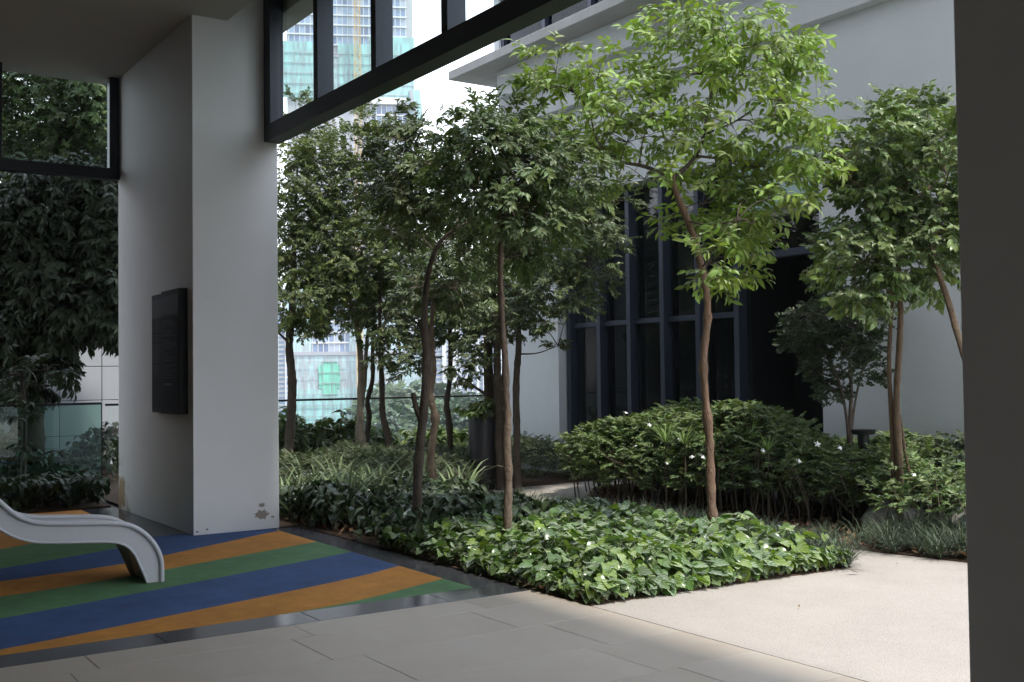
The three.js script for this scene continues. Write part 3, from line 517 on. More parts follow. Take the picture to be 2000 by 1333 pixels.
// a tree: trunks = [{p: points, r: radii}], limbs likewise, blobs = [centre, rx, ry, count]; twigs reach from the wood into the crown
function tree(name, label, { trunks, limbs = [], blobs, kind, leaf, bark, limbBark = bark, seed, scale = 1, group, flat = 1, tint, twigs = true, hollow = 0.25, dens = { layer: 2.6, bright: 1.7, oval: 2.3, big: 2.6, frond: 2.6, small: 3.4, rosette: 1, far: 1 }[kind] }) {
  const r = rngOf(seed), base = trunks[0].p[0], root = thing(name, label, 'tree', [base.x, base.y, base.z], 0, group);
  const loc = p => p.clone().sub(base), wood = [];
  const add = (t, n, sd) => { const pts = t.p.map(loc); for (let i = 0; i < pts.length; i++) wood.push(pts[i]); mesh(n, tube(pts, t.r, n === 'trunk' ? 10 : 7, sd, t.knot ?? 0.14), n === 'limb' ? limbBark : bark, root); };
  trunks.forEach((t, i) => add(t, 'trunk', seed + i)); limbs.forEach((t, i) => add(t, 'limb', seed + 50 + i));
  // sample the wood densely so that twigs attach to it
  const dense = []; for (const t of [...trunks, ...limbs]) { const c = new THREE.CatmullRomCurve3(t.p.map(loc), false, 'centripetal'); const n = Math.ceil(c.getLength() / 0.08); for (let i = Math.floor(n * (t.from ?? (limbs.includes(t) ? 0.15 : 0.55))); i <= n; i++) dense.push(c.getPoint(i / n)); }
  const lists = SPRIGS[kind].map(() => []), tw = [];
  for (const [c0, rx, ry, n0, tone = 1] of blobs) { const n = Math.round(n0 * dens);
    const c = loc(c0); let near = dense[0], bd = 1e9; for (const q of dense) { const d = q.distanceTo(c) + Math.max(0, q.y - c.y) * 1.2; if (d < bd) { bd = d; near = q; } }
    const hub = c.clone().lerp(near, 0.25);
    if (twigs && bd > 0.12) { const mid = near.clone().lerp(hub, 0.5); mid.y += 0.10 * bd; mid.x += (r() - 0.5) * 0.15 * bd; tw.push(tube([near, mid, hub], [0.007 * scale + 0.003 * bd, 0.006 * scale, 0.004 * scale], 5, seed + tw.length)); }
    // sub-clusters give the outline its gaps
    const subs = Math.max(3, Math.round(n / 6));
    for (let s = 0; s < subs; s++) {
      const th = Math.acos(2 * r() - 1), ph = r() * 6.283, k = Math.cbrt(hollow + (1 - hollow) * r());
      const o = V(Math.sin(th) * Math.cos(ph) * rx * k, Math.cos(th) * ry * k, Math.sin(th) * Math.sin(ph) * rx * k * flat), cc = c.clone().add(o);
      if (twigs) { const m = hub.clone().lerp(cc, 0.5); m.y += 0.04; tw.push(tube([hub, m, cc], [0.004 * scale, 0.003 * scale, 0.002 * scale], 4, seed + 900 + tw.length, 0.05)); }
      const m = Math.round(n / subs), cl = 0.75 + 0.5 * r();
      for (let i = 0; i < m; i++) {
        const p = cc.clone().add(V((r() + r() - 1) * rx * 0.45, (r() + r() - 1) * ry * 0.42, (r() + r() - 1) * rx * 0.45 * flat));
        const out = p.clone().sub(hub), yaw = Math.atan2(-out.z, out.x) + (r() - 0.5) * 1.6, pitch = Math.max(-0.5, Math.min(0.9, out.y / (Math.hypot(out.x, out.z) + 0.15) * 0.6)) + (r() - 0.5) * 1.1;
        const v = (0.8 + 0.4 * r()) * cl * tone, yl = 0.92 + 0.2 * r();
        lists[Math.floor(r() * lists.length)].push({ m: place(p, yaw, pitch, (r() - 0.5) * 1.8, scale * (0.8 + 0.45 * r())), c: lin(v * yl * (tint ? tint[0] : 1), v * (tint ? tint[1] : 1), v * 0.95 * (tint ? tint[2] : 1)) });
      }
    }
  }
  if (tw.length) tag(mesh('twigs', merge(tw), limbBark, root), null, null, null, 'stuff');
  SPRIGS[kind].forEach((g, i) => lists[i].length && instanced('crown', g, leaf, lists[i], root));
  return root;
}
const path = (d, ...pts) => pts.map(([x, y, dd]) => at(x, y, d + (dd ?? 0)));
const groundAt = p => { p.y = 0.0; return p; };
function trunkPath(d, ...pts) { const a = path(d, ...pts); const b = a[0].clone(); b.y = 0; if (a[0].y > 0.02) a.unshift(b); else a[0].y = 0; return a; }
const blob = (d, list, sd = 1) => { const r = rngOf(sd * 31 + 7), s = d / 2140; return list.map(([x, y, rx, ry, n, tone, dz]) => [at(x, y, d + (dz ?? (r() - 0.5) * 0.9)), rx * s, ry * s, n, tone]); };

// the sunlit tree in the bed
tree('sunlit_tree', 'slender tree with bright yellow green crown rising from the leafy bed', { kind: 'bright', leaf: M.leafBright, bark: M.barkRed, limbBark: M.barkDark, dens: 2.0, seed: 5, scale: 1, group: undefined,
  trunks: [{ p: trunkPath(9.3, [1393, 1035], [1391, 960], [1385, 880], [1379, 790], [1376, 700], [1381, 620], [1378, 560], [1362, 490], [1344, 430], [1324, 385], [1310, 345]), r: [0.04, 0.038, 0.036, 0.035, 0.033, 0.033, 0.03, 0.032, 0.029, 0.027, 0.025, 0.024], knot: 0.42, from: 0.5 }],
  limbs: [{ p: path(9.3, [1310, 347], [1262, 326], [1205, 312, -0.1], [1165, 270, -0.2], [1150, 215, -0.25], [1120, 180, -0.3]), r: [0.019, 0.016, 0.013, 0.010, 0.007, 0.004] },
    { p: path(9.3, [1312, 347], [1345, 322, 0.1], [1369, 285, 0.15], [1384, 205, 0.2], [1402, 150, 0.2], [1430, 100, 0.2]), r: [0.021, 0.019, 0.016, 0.013, 0.009, 0.005] },
    { p: path(9.3, [1362, 305, 0.1], [1420, 312, 0.3], [1495, 326, 0.4], [1560, 350, 0.5]), r: [0.012, 0.010, 0.007, 0.004] },
    { p: path(9.3, [1378, 262, 0.15], [1440, 235, 0], [1500, 190, -0.1]), r: [0.010, 0.008, 0.005] },
    { p: path(9.3, [1345, 432], [1390, 440, -0.2], [1440, 430, -0.3]), r: [0.010, 0.008, 0.004] }],
  blobs: blob(9.3, [[1330, 75, 75, 50, 30], [1410, 60, 90, 55, 45], [1490, 85, 80, 55, 42], [1545, 110, 50, 45, 20], [1360, 140, 90, 55, 36], [1455, 150, 100, 55, 44], [1540, 190, 60, 50, 24], [1290, 60, 45, 30, 10],
    [1075, 130, 55, 35, 17], [1050, 175, 40, 30, 12], [1110, 175, 70, 45, 26], [1180, 140, 50, 40, 14], [1190, 215, 80, 45, 26], [1285, 200, 80, 50, 28], [1230, 265, 90, 45, 30], [1320, 255, 90, 50, 30],
    [1420, 240, 90, 50, 30], [1500, 260, 80, 50, 28], [1570, 290, 60, 45, 18], [1150, 290, 60, 40, 18], [1400, 330, 90, 40, 24], [1480, 330, 90, 40, 24], [1560, 350, 60, 35, 14], [1240, 345, 60, 35, 12],
    [1385, 395, 70, 45, 22], [1460, 385, 60, 40, 20], [1520, 375, 50, 35, 14], [1480, 440, 60, 35, 18], [1420, 455, 70, 45, 24], [1395, 515, 50, 40, 16], [1455, 505, 60, 40, 20], [1420, 545, 45, 25, 12], [1320, 420, 40, 30, 7]], 3) });

// nearer dark-leaved garden trees
tree('garden_tree', 'dark leaved tree with thin crooked trunk, nearest to the striped floor', { kind: 'oval', leaf: M.leafMid, bark: M.bark, seed: 15, scale: 0.95, dens: 2.6,
  trunks: [{ p: trunkPath(8.75, [993, 1045], [991, 960], [990, 880], [993, 820], [986, 760], [986, 690], [982, 640], [978, 560], [978, 480], [974, 400], [985, 320]), r: [0.036, 0.034, 0.033, 0.032, 0.031, 0.029, 0.026, 0.023, 0.021, 0.019, 0.015, 0.01], knot: 0.45, from: 0.6 }],
  limbs: [{ p: path(8.75, [978, 470], [1020, 420, 0.1], [1065, 370, 0.2]), r: [0.014, 0.010, 0.005] }, { p: path(8.75, [976, 430], [930, 380, -0.1], [905, 320, -0.2]), r: [0.013, 0.009, 0.005] }],
  blobs: blob(8.9, [[985, 250, 60, 45, 34], [1040, 280, 70, 50, 44], [930, 290, 70, 55, 44], [990, 330, 90, 60, 64], [1070, 345, 70, 60, 48], [920, 370, 70, 50, 42], [1000, 410, 90, 55, 56], [1080, 420, 70, 55, 44], [935, 440, 50, 35, 14, 1, 1.4], [1045, 480, 65, 45, 30, 1, 0.5], [990, 510, 50, 35, 14, 1, 0.6], [1110, 330, 50, 50, 20], [930, 215, 40, 30, 12]], 4) });
tree('garden_tree', 'tree whose trunk bends sharply right at the top, cut stub halfway up', { kind: 'oval', leaf: M.leafDark, bark: M.barkDark, seed: 25, scale: 0.92, dens: 2.6,
  trunks: [{ p: trunkPath(9.8, [813, 1015], [817, 930], [823, 850], [829, 770], [833, 700], [829, 640], [832, 570], [843, 510], [860, 472], [890, 447], [925, 430]), r: [0.05, 0.046, 0.043, 0.041, 0.038, 0.035, 0.031, 0.026, 0.022, 0.018, 0.013, 0.008], knot: 0.18, from: 0.5 }],
  limbs: [{ p: path(9.8, [823, 822], [812, 795], [807, 768]), r: [0.028, 0.024, 0.022] }, { p: path(9.8, [895, 445], [880, 390, 0.2], [850, 320, 0.4]), r: [0.013, 0.009, 0.005] }],
  blobs: blob(10, [[850, 260, 60, 50, 34], [800, 310, 70, 60, 46], [870, 340, 80, 55, 50], [800, 390, 70, 55, 44], [890, 410, 70, 40, 34, 1, 0.7], [835, 430, 70, 40, 30, 1, 1.1], [940, 440, 55, 45, 26, 1, 0.8], [760, 350, 50, 50, 22], [910, 500, 60, 40, 20, 1, 1.2], [770, 460, 60, 40, 24, 1, 1], [770, 260, 45, 40, 18]], 5) });
tree('garden_tree', 'thin knobbly tree standing among variegated strap leaved plants', { kind: 'oval', leaf: M.leafDark, bark: M.bark, seed: 35, scale: 0.88, dens: 3.6,
  trunks: [{ p: trunkPath(12.4, [845, 930], [844, 870], [848, 810], [841, 770], [846, 715], [843, 650], [846, 570], [850, 500]), r: [0.046, 0.044, 0.042, 0.042, 0.038, 0.034, 0.028, 0.022, 0.014], knot: 0.4, from: 0.6 }],
  blobs: blob(12.4, [[850, 540, 70, 45, 40], [900, 560, 60, 45, 34], [810, 560, 50, 40, 26], [860, 470, 80, 50, 44], [920, 510, 60, 40, 30], [880, 610, 50, 30, 18]], 6) });
const rowGroup = 'trees in a row before the terrace railing';
tree('row_tree', 'row tree closest to the white pillar, crown low beside it', { kind: 'oval', leaf: M.leafOlive, bark: M.barkDark, seed: 45, scale: 0.88, dens: 3.6, group: rowGroup,
  trunks: [{ p: trunkPath(14.9, [565, 900], [567, 820], [571, 750], [565, 690], [567, 640], [572, 560], [575, 450], [580, 350]), r: [0.066, 0.064, 0.06, 0.058, 0.055, 0.05, 0.04, 0.03, 0.015], knot: 0.2, from: 0.5 }],
  limbs: [{ p: path(14.9, [566, 672], [548, 655], [530, 640]), r: [0.02, 0.015, 0.01] }],
  blobs: blob(14.9, [[590, 585, 50, 40, 44], [570, 530, 55, 45, 50], [620, 560, 40, 45, 34], [600, 490, 60, 45, 54], [570, 430, 45, 45, 40], [620, 430, 50, 45, 44], [560, 350, 35, 50, 30], [600, 625, 35, 25, 22], [590, 280, 45, 45, 34], [580, 215, 45, 30, 26], [640, 500, 40, 50, 32], [540, 610, 40, 40, 30], [630, 600, 25, 25, 14], [590, 640, 40, 18, 16], [610, 380, 50, 40, 40], [560, 480, 40, 60, 30]], 7) });
tree('row_tree', 'pale forked row tree with two stems before the netted tower', { kind: 'oval', leaf: M.leafOlive, bark: M.barkPale, seed: 55, scale: 0.88, dens: 3.6, group: rowGroup,
  trunks: [{ p: trunkPath(15, [708, 885], [705, 830], [703, 770], [705, 720], [700, 660], [688, 610], [678, 560]), r: [0.05, 0.048, 0.046, 0.044, 0.042, 0.036, 0.026, 0.016], knot: 0.25, from: 0.6 }, { p: trunkPath(15.3, [698, 880], [700, 830], [707, 780], [712, 740], [715, 690], [722, 620], [735, 560]), r: [0.045, 0.042, 0.04, 0.036, 0.03, 0.026, 0.02, 0.012], knot: 0.2, from: 0.6 }],
  limbs: [{ p: path(15, [702, 650], [722, 610], [745, 585]), r: [0.024, 0.018, 0.01] }],
  blobs: blob(15, [[670, 560, 55, 45, 44], [720, 560, 60, 45, 48], [660, 620, 40, 30, 22], [700, 500, 70, 50, 60], [650, 460, 55, 50, 46], [750, 510, 50, 50, 38], [710, 420, 75, 55, 64], [660, 370, 60, 50, 48], [740, 350, 60, 55, 50], [690, 300, 65, 45, 46], [720, 240, 45, 35, 26], [640, 310, 45, 45, 28], [690, 640, 30, 30, 14], [645, 250, 35, 35, 18], [700, 590, 60, 30, 26], [655, 545, 45, 40, 26], [760, 420, 60, 60, 40], [620, 350, 40, 60, 30]], 8) });
tree('row_tree', 'thinnest dark trunk of the row, just right of the pale forked tree', { kind: 'oval', leaf: M.leafDark, bark: M.barkDark, seed: 65, scale: 0.88, dens: 3.6, group: rowGroup,
  trunks: [{ p: trunkPath(15.4, [717, 870], [720, 810], [718, 785], [727, 740], [728, 680], [731, 610], [735, 540]), r: [0.04, 0.036, 0.036, 0.033, 0.03, 0.026, 0.02, 0.012], knot: 0.3, from: 0.5 }],
  blobs: blob(15.3, [[745, 590, 45, 40, 34], [770, 640, 45, 35, 28], [740, 690, 20, 25, 8], [730, 520, 50, 45, 36], [790, 590, 40, 45, 28]], 9) });
tree('row_tree', 'row tree with leaning foot, low leafy branch drooping to its right', { kind: 'oval', leaf: M.leafDark, bark: M.barkDark, seed: 75, scale: 0.88, dens: 3.6, group: rowGroup,
  trunks: [{ p: trunkPath(15.1, [760, 870], [752, 830], [746, 790], [745, 730], [743, 670], [742, 600], [750, 520]), r: [0.06, 0.048, 0.042, 0.04, 0.037, 0.03, 0.022, 0.014], knot: 0.25, from: 0.5 }],
  limbs: [{ p: path(15.1, [744, 665], [765, 650], [790, 665]), r: [0.014, 0.01, 0.005] }],
  blobs: blob(15, [[780, 640, 45, 40, 32], [800, 695, 35, 30, 26], [820, 640, 40, 40, 28], [770, 560, 55, 45, 42], [810, 500, 55, 50, 42], [760, 430, 60, 50, 44], [790, 720, 22, 18, 8], [750, 620, 40, 40, 24]], 10) });
tree('row_tree', 'row tree with a kinked foot before the blue office block', { kind: 'oval', leaf: M.leafMid, bark: M.barkDark, seed: 85, scale: 0.88, dens: 3.6, group: rowGroup,
  trunks: [{ p: trunkPath(14.9, [878, 865], [876, 810], [872, 788], [879, 735], [880, 690], [879, 640], [885, 560]), r: [0.042, 0.04, 0.042, 0.036, 0.034, 0.03, 0.024, 0.014], knot: 0.25, from: 0.55 }],
  blobs: blob(14.9, [[880, 640, 50, 30, 26], [915, 625, 50, 35, 28], [900, 580, 55, 40, 38], [860, 600, 45, 40, 30], [930, 540, 55, 45, 38], [870, 530, 55, 45, 36]], 11) });
tree('clump_tree', 'clump of dark stems against the white building corner', { kind: 'oval', leaf: M.leafDark, bark: M.barkDark, seed: 95, scale: 0.88, dens: 3.6,
  trunks: [{ p: trunkPath(14.4, [955, 870], [953, 800], [950, 700], [949, 620], [945, 540]), r: [0.05, 0.048, 0.045, 0.04, 0.03, 0.02], knot: 0.15 }, { p: trunkPath(14.5, [964, 872], [960, 800], [958, 700], [962, 620], [968, 520]), r: [0.035, 0.033, 0.03, 0.028, 0.024, 0.015] }, { p: trunkPath(14.2, [976, 872], [974, 800], [971, 700], [972, 620], [980, 520]), r: [0.06, 0.058, 0.055, 0.05, 0.04, 0.02] }, { p: trunkPath(14.6, [967, 870], [964, 790], [957, 640]), r: [0.025, 0.023, 0.02, 0.012] }],
  limbs: [{ p: path(14.4, [951, 772], [925, 755], [905, 740]), r: [0.022, 0.016, 0.01] }, { p: path(14.4, [951, 700], [925, 690], [900, 680]), r: [0.014, 0.01, 0.005] }],
  blobs: blob(14.4, [[920, 715, 32, 25, 16], [900, 740, 22, 15, 8], [930, 655, 45, 30, 24], [960, 600, 60, 45, 44], [1000, 560, 55, 45, 40], [930, 560, 55, 45, 38], [985, 500, 60, 45, 40], [915, 690, 25, 20, 8], [1000, 630, 40, 30, 18]], 12) });
tree('wall_tree', 'tree before the white building corner, dark crown spreading over the glazing', { kind: 'oval', leaf: M.leafDark, bark: M.barkDark, seed: 105, scale: 0.88, dens: 3.6,
  trunks: [{ p: trunkPath(14, [1010, 880], [1008, 800], [1010, 720], [1013, 660], [1010, 600], [1015, 540], [1040, 480]), r: [0.048, 0.046, 0.044, 0.042, 0.038, 0.032, 0.024, 0.014], knot: 0.15, from: 0.55 }],
  limbs: [{ p: path(14, [1012, 692], [1050, 690, -0.2], [1090, 676, -0.3]), r: [0.012, 0.008, 0.004] }, { p: path(14, [1015, 560], [1070, 500, -0.4], [1130, 460, -0.8]), r: [0.022, 0.016, 0.008] }],
  blobs: blob(13.6, [[1040, 590, 55, 35, 34], [1080, 560, 50, 45, 38], [1050, 620, 35, 20, 14], [1120, 500, 50, 50, 40], [1150, 440, 50, 50, 40], [1100, 440, 60, 50, 44], [1170, 520, 30, 45, 20], [1130, 580, 30, 35, 18], [1060, 500, 55, 45, 38], [1085, 676, 14, 8, 4], [1190, 470, 30, 40, 14], [1130, 370, 60, 45, 36], [1190, 390, 50, 40, 22]], 13) });
// the weeping tree by the right wall
tree('weeping_tree', 'twin stemmed tree with layered drooping glossy foliage before the white wall', { kind: 'layer', leaf: M.leafPinnate, bark: M.barkOlive, seed: 115, scale: 1,
  trunks: [{ p: trunkPath(9.9, [1745, 915], [1741, 800], [1737, 700], [1741, 620], [1745, 560], [1735, 480]), r: [0.023, 0.022, 0.021, 0.02, 0.018, 0.015, 0.01], knot: 0.1, from: 0.7 }, { p: trunkPath(9.85, [1757, 915], [1752, 800], [1756, 700], [1759, 610], [1756, 520], [1765, 430], [1775, 340]), r: [0.034, 0.032, 0.03, 0.028, 0.026, 0.023, 0.018, 0.011], knot: 0.1, from: 0.6 }, { p: trunkPath(9.95, [1776, 930], [1766, 870], [1758, 810]), r: [0.018, 0.017, 0.016, 0.013] }],
  limbs: [{ p: path(9.85, [1760, 450], [1715, 390, -0.2], [1660, 350, -0.3]), r: [0.016, 0.011, 0.006] }, { p: path(9.85, [1768, 410], [1810, 370, 0.1], [1850, 340, 0.2]), r: [0.016, 0.011, 0.006] }],
  blobs: blob(9.8, [[1730, 370, 70, 40, 30], [1790, 385, 70, 45, 34], [1840, 400, 40, 50, 22], [1690, 410, 55, 50, 28], [1745, 440, 75, 50, 36], [1810, 460, 55, 50, 28], [1660, 470, 40, 55, 24], [1700, 510, 50, 50, 26], [1640, 530, 28, 50, 16], [1680, 570, 35, 40, 16], [1770, 510, 55, 35, 18], [1840, 500, 35, 40, 16], [1720, 560, 30, 35, 12],
    [1650, 300, 55, 45, 24], [1710, 260, 55, 40, 22], [1780, 230, 65, 40, 30], [1840, 230, 45, 40, 22], [1700, 320, 60, 40, 22], [1790, 300, 70, 45, 32], [1850, 310, 40, 55, 24]], 14), hollow: 0.2 });
tree('leaning_tree', 'single leaning reddish stem with a few leaves at the right pillar edge', { kind: 'layer', leaf: M.leafPinnate, bark: M.barkOlive, seed: 125, scale: 1,
  trunks: [{ p: [V(9.0, 0, -4.6), ...path(9.4, [1930, 800, 0.2], [1872, 655], [1848, 575], [1828, 515], [1815, 460])], r: [0.04, 0.036, 0.03, 0.026, 0.022, 0.014], knot: 0.1, from: 0.75 }],
  blobs: blob(9.4, [[1845, 545, 30, 20, 6], [1815, 540, 30, 18, 5], [1830, 460, 40, 30, 10], [1860, 420, 30, 40, 10], [1870, 280, 30, 60, 14]], 15) });
tree('small_leaf_shrub', 'upright small leaved dark shrub in front of the doorway edge', { kind: 'small', leaf: M.leafSmall, bark: M.barkDark, seed: 135, scale: 1.25,
  trunks: [{ p: trunkPath(11.05, [1661, 830], [1663, 760], [1660, 700], [1665, 640]), r: [0.022, 0.02, 0.018, 0.014, 0.006], from: 0.3 }, { p: trunkPath(11.05, [1655, 830], [1640, 750], [1615, 690], [1590, 640]), r: [0.016, 0.015, 0.012, 0.009, 0.005], from: 0.4 }, { p: trunkPath(11.05, [1665, 830], [1680, 740], [1700, 660]), r: [0.014, 0.013, 0.01, 0.005], from: 0.4 }],
  blobs: blob(11.05, [[1590, 620, 45, 28, 50], [1570, 655, 35, 28, 36], [1605, 670, 45, 30, 44], [1640, 600, 28, 20, 18], [1660, 640, 40, 35, 46], [1700, 620, 35, 35, 36], [1690, 670, 35, 30, 34], [1650, 690, 45, 30, 40], [1600, 720, 30, 25, 20], [1640, 740, 35, 20, 22], [1695, 725, 28, 22, 20], [1625, 765, 22, 15, 12], [1650, 575, 40, 20, 18], [1715, 590, 20, 30, 12]], 16) });
// the big tree beyond the left opening and a greener one over it
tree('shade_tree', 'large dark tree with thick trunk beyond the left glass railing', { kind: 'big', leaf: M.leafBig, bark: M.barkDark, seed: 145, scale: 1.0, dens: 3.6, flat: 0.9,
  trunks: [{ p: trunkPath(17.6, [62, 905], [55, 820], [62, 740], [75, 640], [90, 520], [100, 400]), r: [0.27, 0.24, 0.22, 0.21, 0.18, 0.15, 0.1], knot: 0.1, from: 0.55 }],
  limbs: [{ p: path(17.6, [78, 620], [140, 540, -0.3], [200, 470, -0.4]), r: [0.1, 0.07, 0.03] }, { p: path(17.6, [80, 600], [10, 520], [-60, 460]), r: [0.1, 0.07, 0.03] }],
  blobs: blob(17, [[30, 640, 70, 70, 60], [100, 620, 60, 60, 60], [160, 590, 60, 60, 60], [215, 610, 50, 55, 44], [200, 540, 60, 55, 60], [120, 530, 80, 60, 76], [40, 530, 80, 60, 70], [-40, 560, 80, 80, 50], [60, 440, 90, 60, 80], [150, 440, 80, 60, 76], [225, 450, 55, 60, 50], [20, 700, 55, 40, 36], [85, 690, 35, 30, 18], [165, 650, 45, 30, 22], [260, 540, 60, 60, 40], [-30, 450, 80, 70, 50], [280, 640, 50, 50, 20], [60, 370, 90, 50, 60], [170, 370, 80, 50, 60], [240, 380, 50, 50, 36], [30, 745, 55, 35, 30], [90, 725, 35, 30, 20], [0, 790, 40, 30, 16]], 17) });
tree('upper_tree', 'leafy green tree filling the left upper window', { kind: 'oval', leaf: M.leafMid, bark: M.barkDark, seed: 155, scale: 1.35, dens: 4.5,
  trunks: [{ p: trunkPath(19, [330, 905], [310, 700], [280, 520], [230, 380], [170, 280]), r: [0.15, 0.14, 0.12, 0.1, 0.08, 0.05], from: 0.5 }],
  limbs: [{ p: path(19, [245, 420], [150, 330], [60, 280]), r: [0.06, 0.045, 0.02] }],
  blobs: blob(19, [[60, 190, 120, 90, 60], [180, 190, 110, 90, 60], [130, 110, 130, 60, 60], [120, 290, 130, 60, 50], [170, 150, 70, 60, 60], [90, 140, 80, 60, 60], [10, 150, 80, 70, 60], [200, 230, 60, 55, 60], [130, 240, 70, 55, 60], [60, 240, 70, 55, 60], [-10, 270, 60, 60, 50], [190, 300, 60, 45, 50], [110, 310, 70, 45, 50], [40, 320, 70, 45, 50], [250, 180, 50, 60, 40], [-60, 200, 60, 80, 40], [100, 70, 90, 40, 40], [200, 80, 70, 40, 36]], 18) });
tree('thin_stem_plant', 'thin dark stem with narrow drooping leaves at the left glass railing', { kind: 'rosette', leaf: M.leafBig, bark: M.barkDark, seed: 165, scale: 1.3,
  trunks: [{ p: trunkPath(14.0, [43, 965], [46, 880], [47, 800], [40, 720]), r: [0.035, 0.033, 0.03, 0.028, 0.018], from: 0.3 }],
  blobs: blob(14.0, [[100, 720, 20, 25, 5], [75, 870, 25, 10, 3], [20, 790, 25, 25, 5], [60, 740, 45, 30, 10], [10, 730, 45, 40, 14]], 19) });

// ---------------------------------------------------------------- beds and low planting
const BED = [[4.374, -5.62], [5.2, -5.60], [6.3, -5.53], [6.78, -5.5], [6.98, -5.75], [6.98, -7], [6.92, -8.5], [6.75, -9.9], [7.1, -11.1], [7.75, -11.98], [9.78, -12.1], [9.78, -14.85], [3.4, -14.8], [3.4, -13.15], [4.172, -13.15], [4.172, -10.38], [4.374, -10.38]];
const HEDGE_BED = [[9.78, -2.5], [8.2, -3.6], [7.66, -5.05], [7.5, -6.0], [7.44, -7], [7.42, -8.4], [7.6, -9.3], [7.9, -10.1], [8.9, -11.35], [9.78, -11.5]];
const LEFT_BED = [[-6, -13.4], [3.3, -13.4], [3.4, -14.7], [6.0, -15.3], [6.0, -19.9], [-6, -19.9]];
for (const [poly, n, l] of [[BED, 'planting_soil', 'brown mulched soil of the planting bed'], [HEDGE_BED, 'hedge_soil', 'dark mulched soil under the right hedge'], [LEFT_BED, 'rear_soil', 'soil beyond the left opening']]) struct(n, l, plan(poly, 0.008, 0.03), M.soil);
function scatter(seed, n, poly, x0, x1, z0, z1, ok = () => true) { const r = rngOf(seed), out = []; let guard = 0; while (out.length < n && guard++ < n * 30) { const x = x0 + (x1 - x0) * r(), z = z0 + (z1 - z0) * r(); if (inside(poly, x, z) && ok(x, z, r)) out.push([x, z]); } return out; }
const jitter = (r, a = 0.4) => { const v = 1 - a / 2 + a * r(), y = 0.88 + 0.3 * r(); return lin(v * y, v, v * (0.75 + 0.4 * r())); };

{ // leaf litter on the mulch
  const r = rngOf(501), l = []; const g = merge([paint(leafGeo(0.07, 0.03, { segs: 2, fold: 0.5, droop: -0.5 }), [1, 1, 1])]);
  M.litter.vertexColors = true;
  for (const [poly, n, b] of [[BED, 2600, [4.37, 7.1, -11, -5.5]], [HEDGE_BED, 2600, [7.3, 9.7, -11, -4]]]) for (const [x, z] of scatter(r() * 1e6 | 0, n, poly, ...b)) { const k = 0.5 + r(); l.push({ m: place(V(x, 0.016 + 0.03 * r(), z), r() * 6.28, (r() - 0.5) * 0.6, (r() - 0.5) * 1.2, 0.6 + 0.8 * r()), c: lin(0.22 * k, 0.13 * k * (0.8 + 0.3 * r()), 0.07 * k) }); }
  tag(instanced('leaf_litter', g, M.litter, l), 'dry brown fallen leaves on the mulch', undefined, undefined, 'stuff');
}
{ // single fallen leaves and crumbs on the paving
  const r = rngOf(555), g = paint(leafGeo(0.06, 0.025, { segs: 2, fold: 0.4, droop: -0.4 }), [1, 1, 1]), m = M.litter.clone(); m.color = lin(0.2, 0.13, 0.06); m.side = THREE.DoubleSide;
  [[6.6, -5.28, 'flat dry leaf lying on the paving at the bed edge'], [5.35, -4.75, 'tiny brown leaf alone on the sunlit paving'], [7.15, -5.35, 'curled dry leaf on the paving beside the path mouth'], [3.95, -7.6, 'small dead leaf on the orange floor stripe']].forEach(([x, z, label], i) => { const f = mesh('fallen_leaf', g, m); f.position.set(x, 0.012, z); f.rotation.set(0.1, r() * 6, 0.05); f.scale.setScalar(i === 0 ? 1.5 : 0.55); tag(f, label, 'leaf', 'fallen leaves on the paving'); });
}
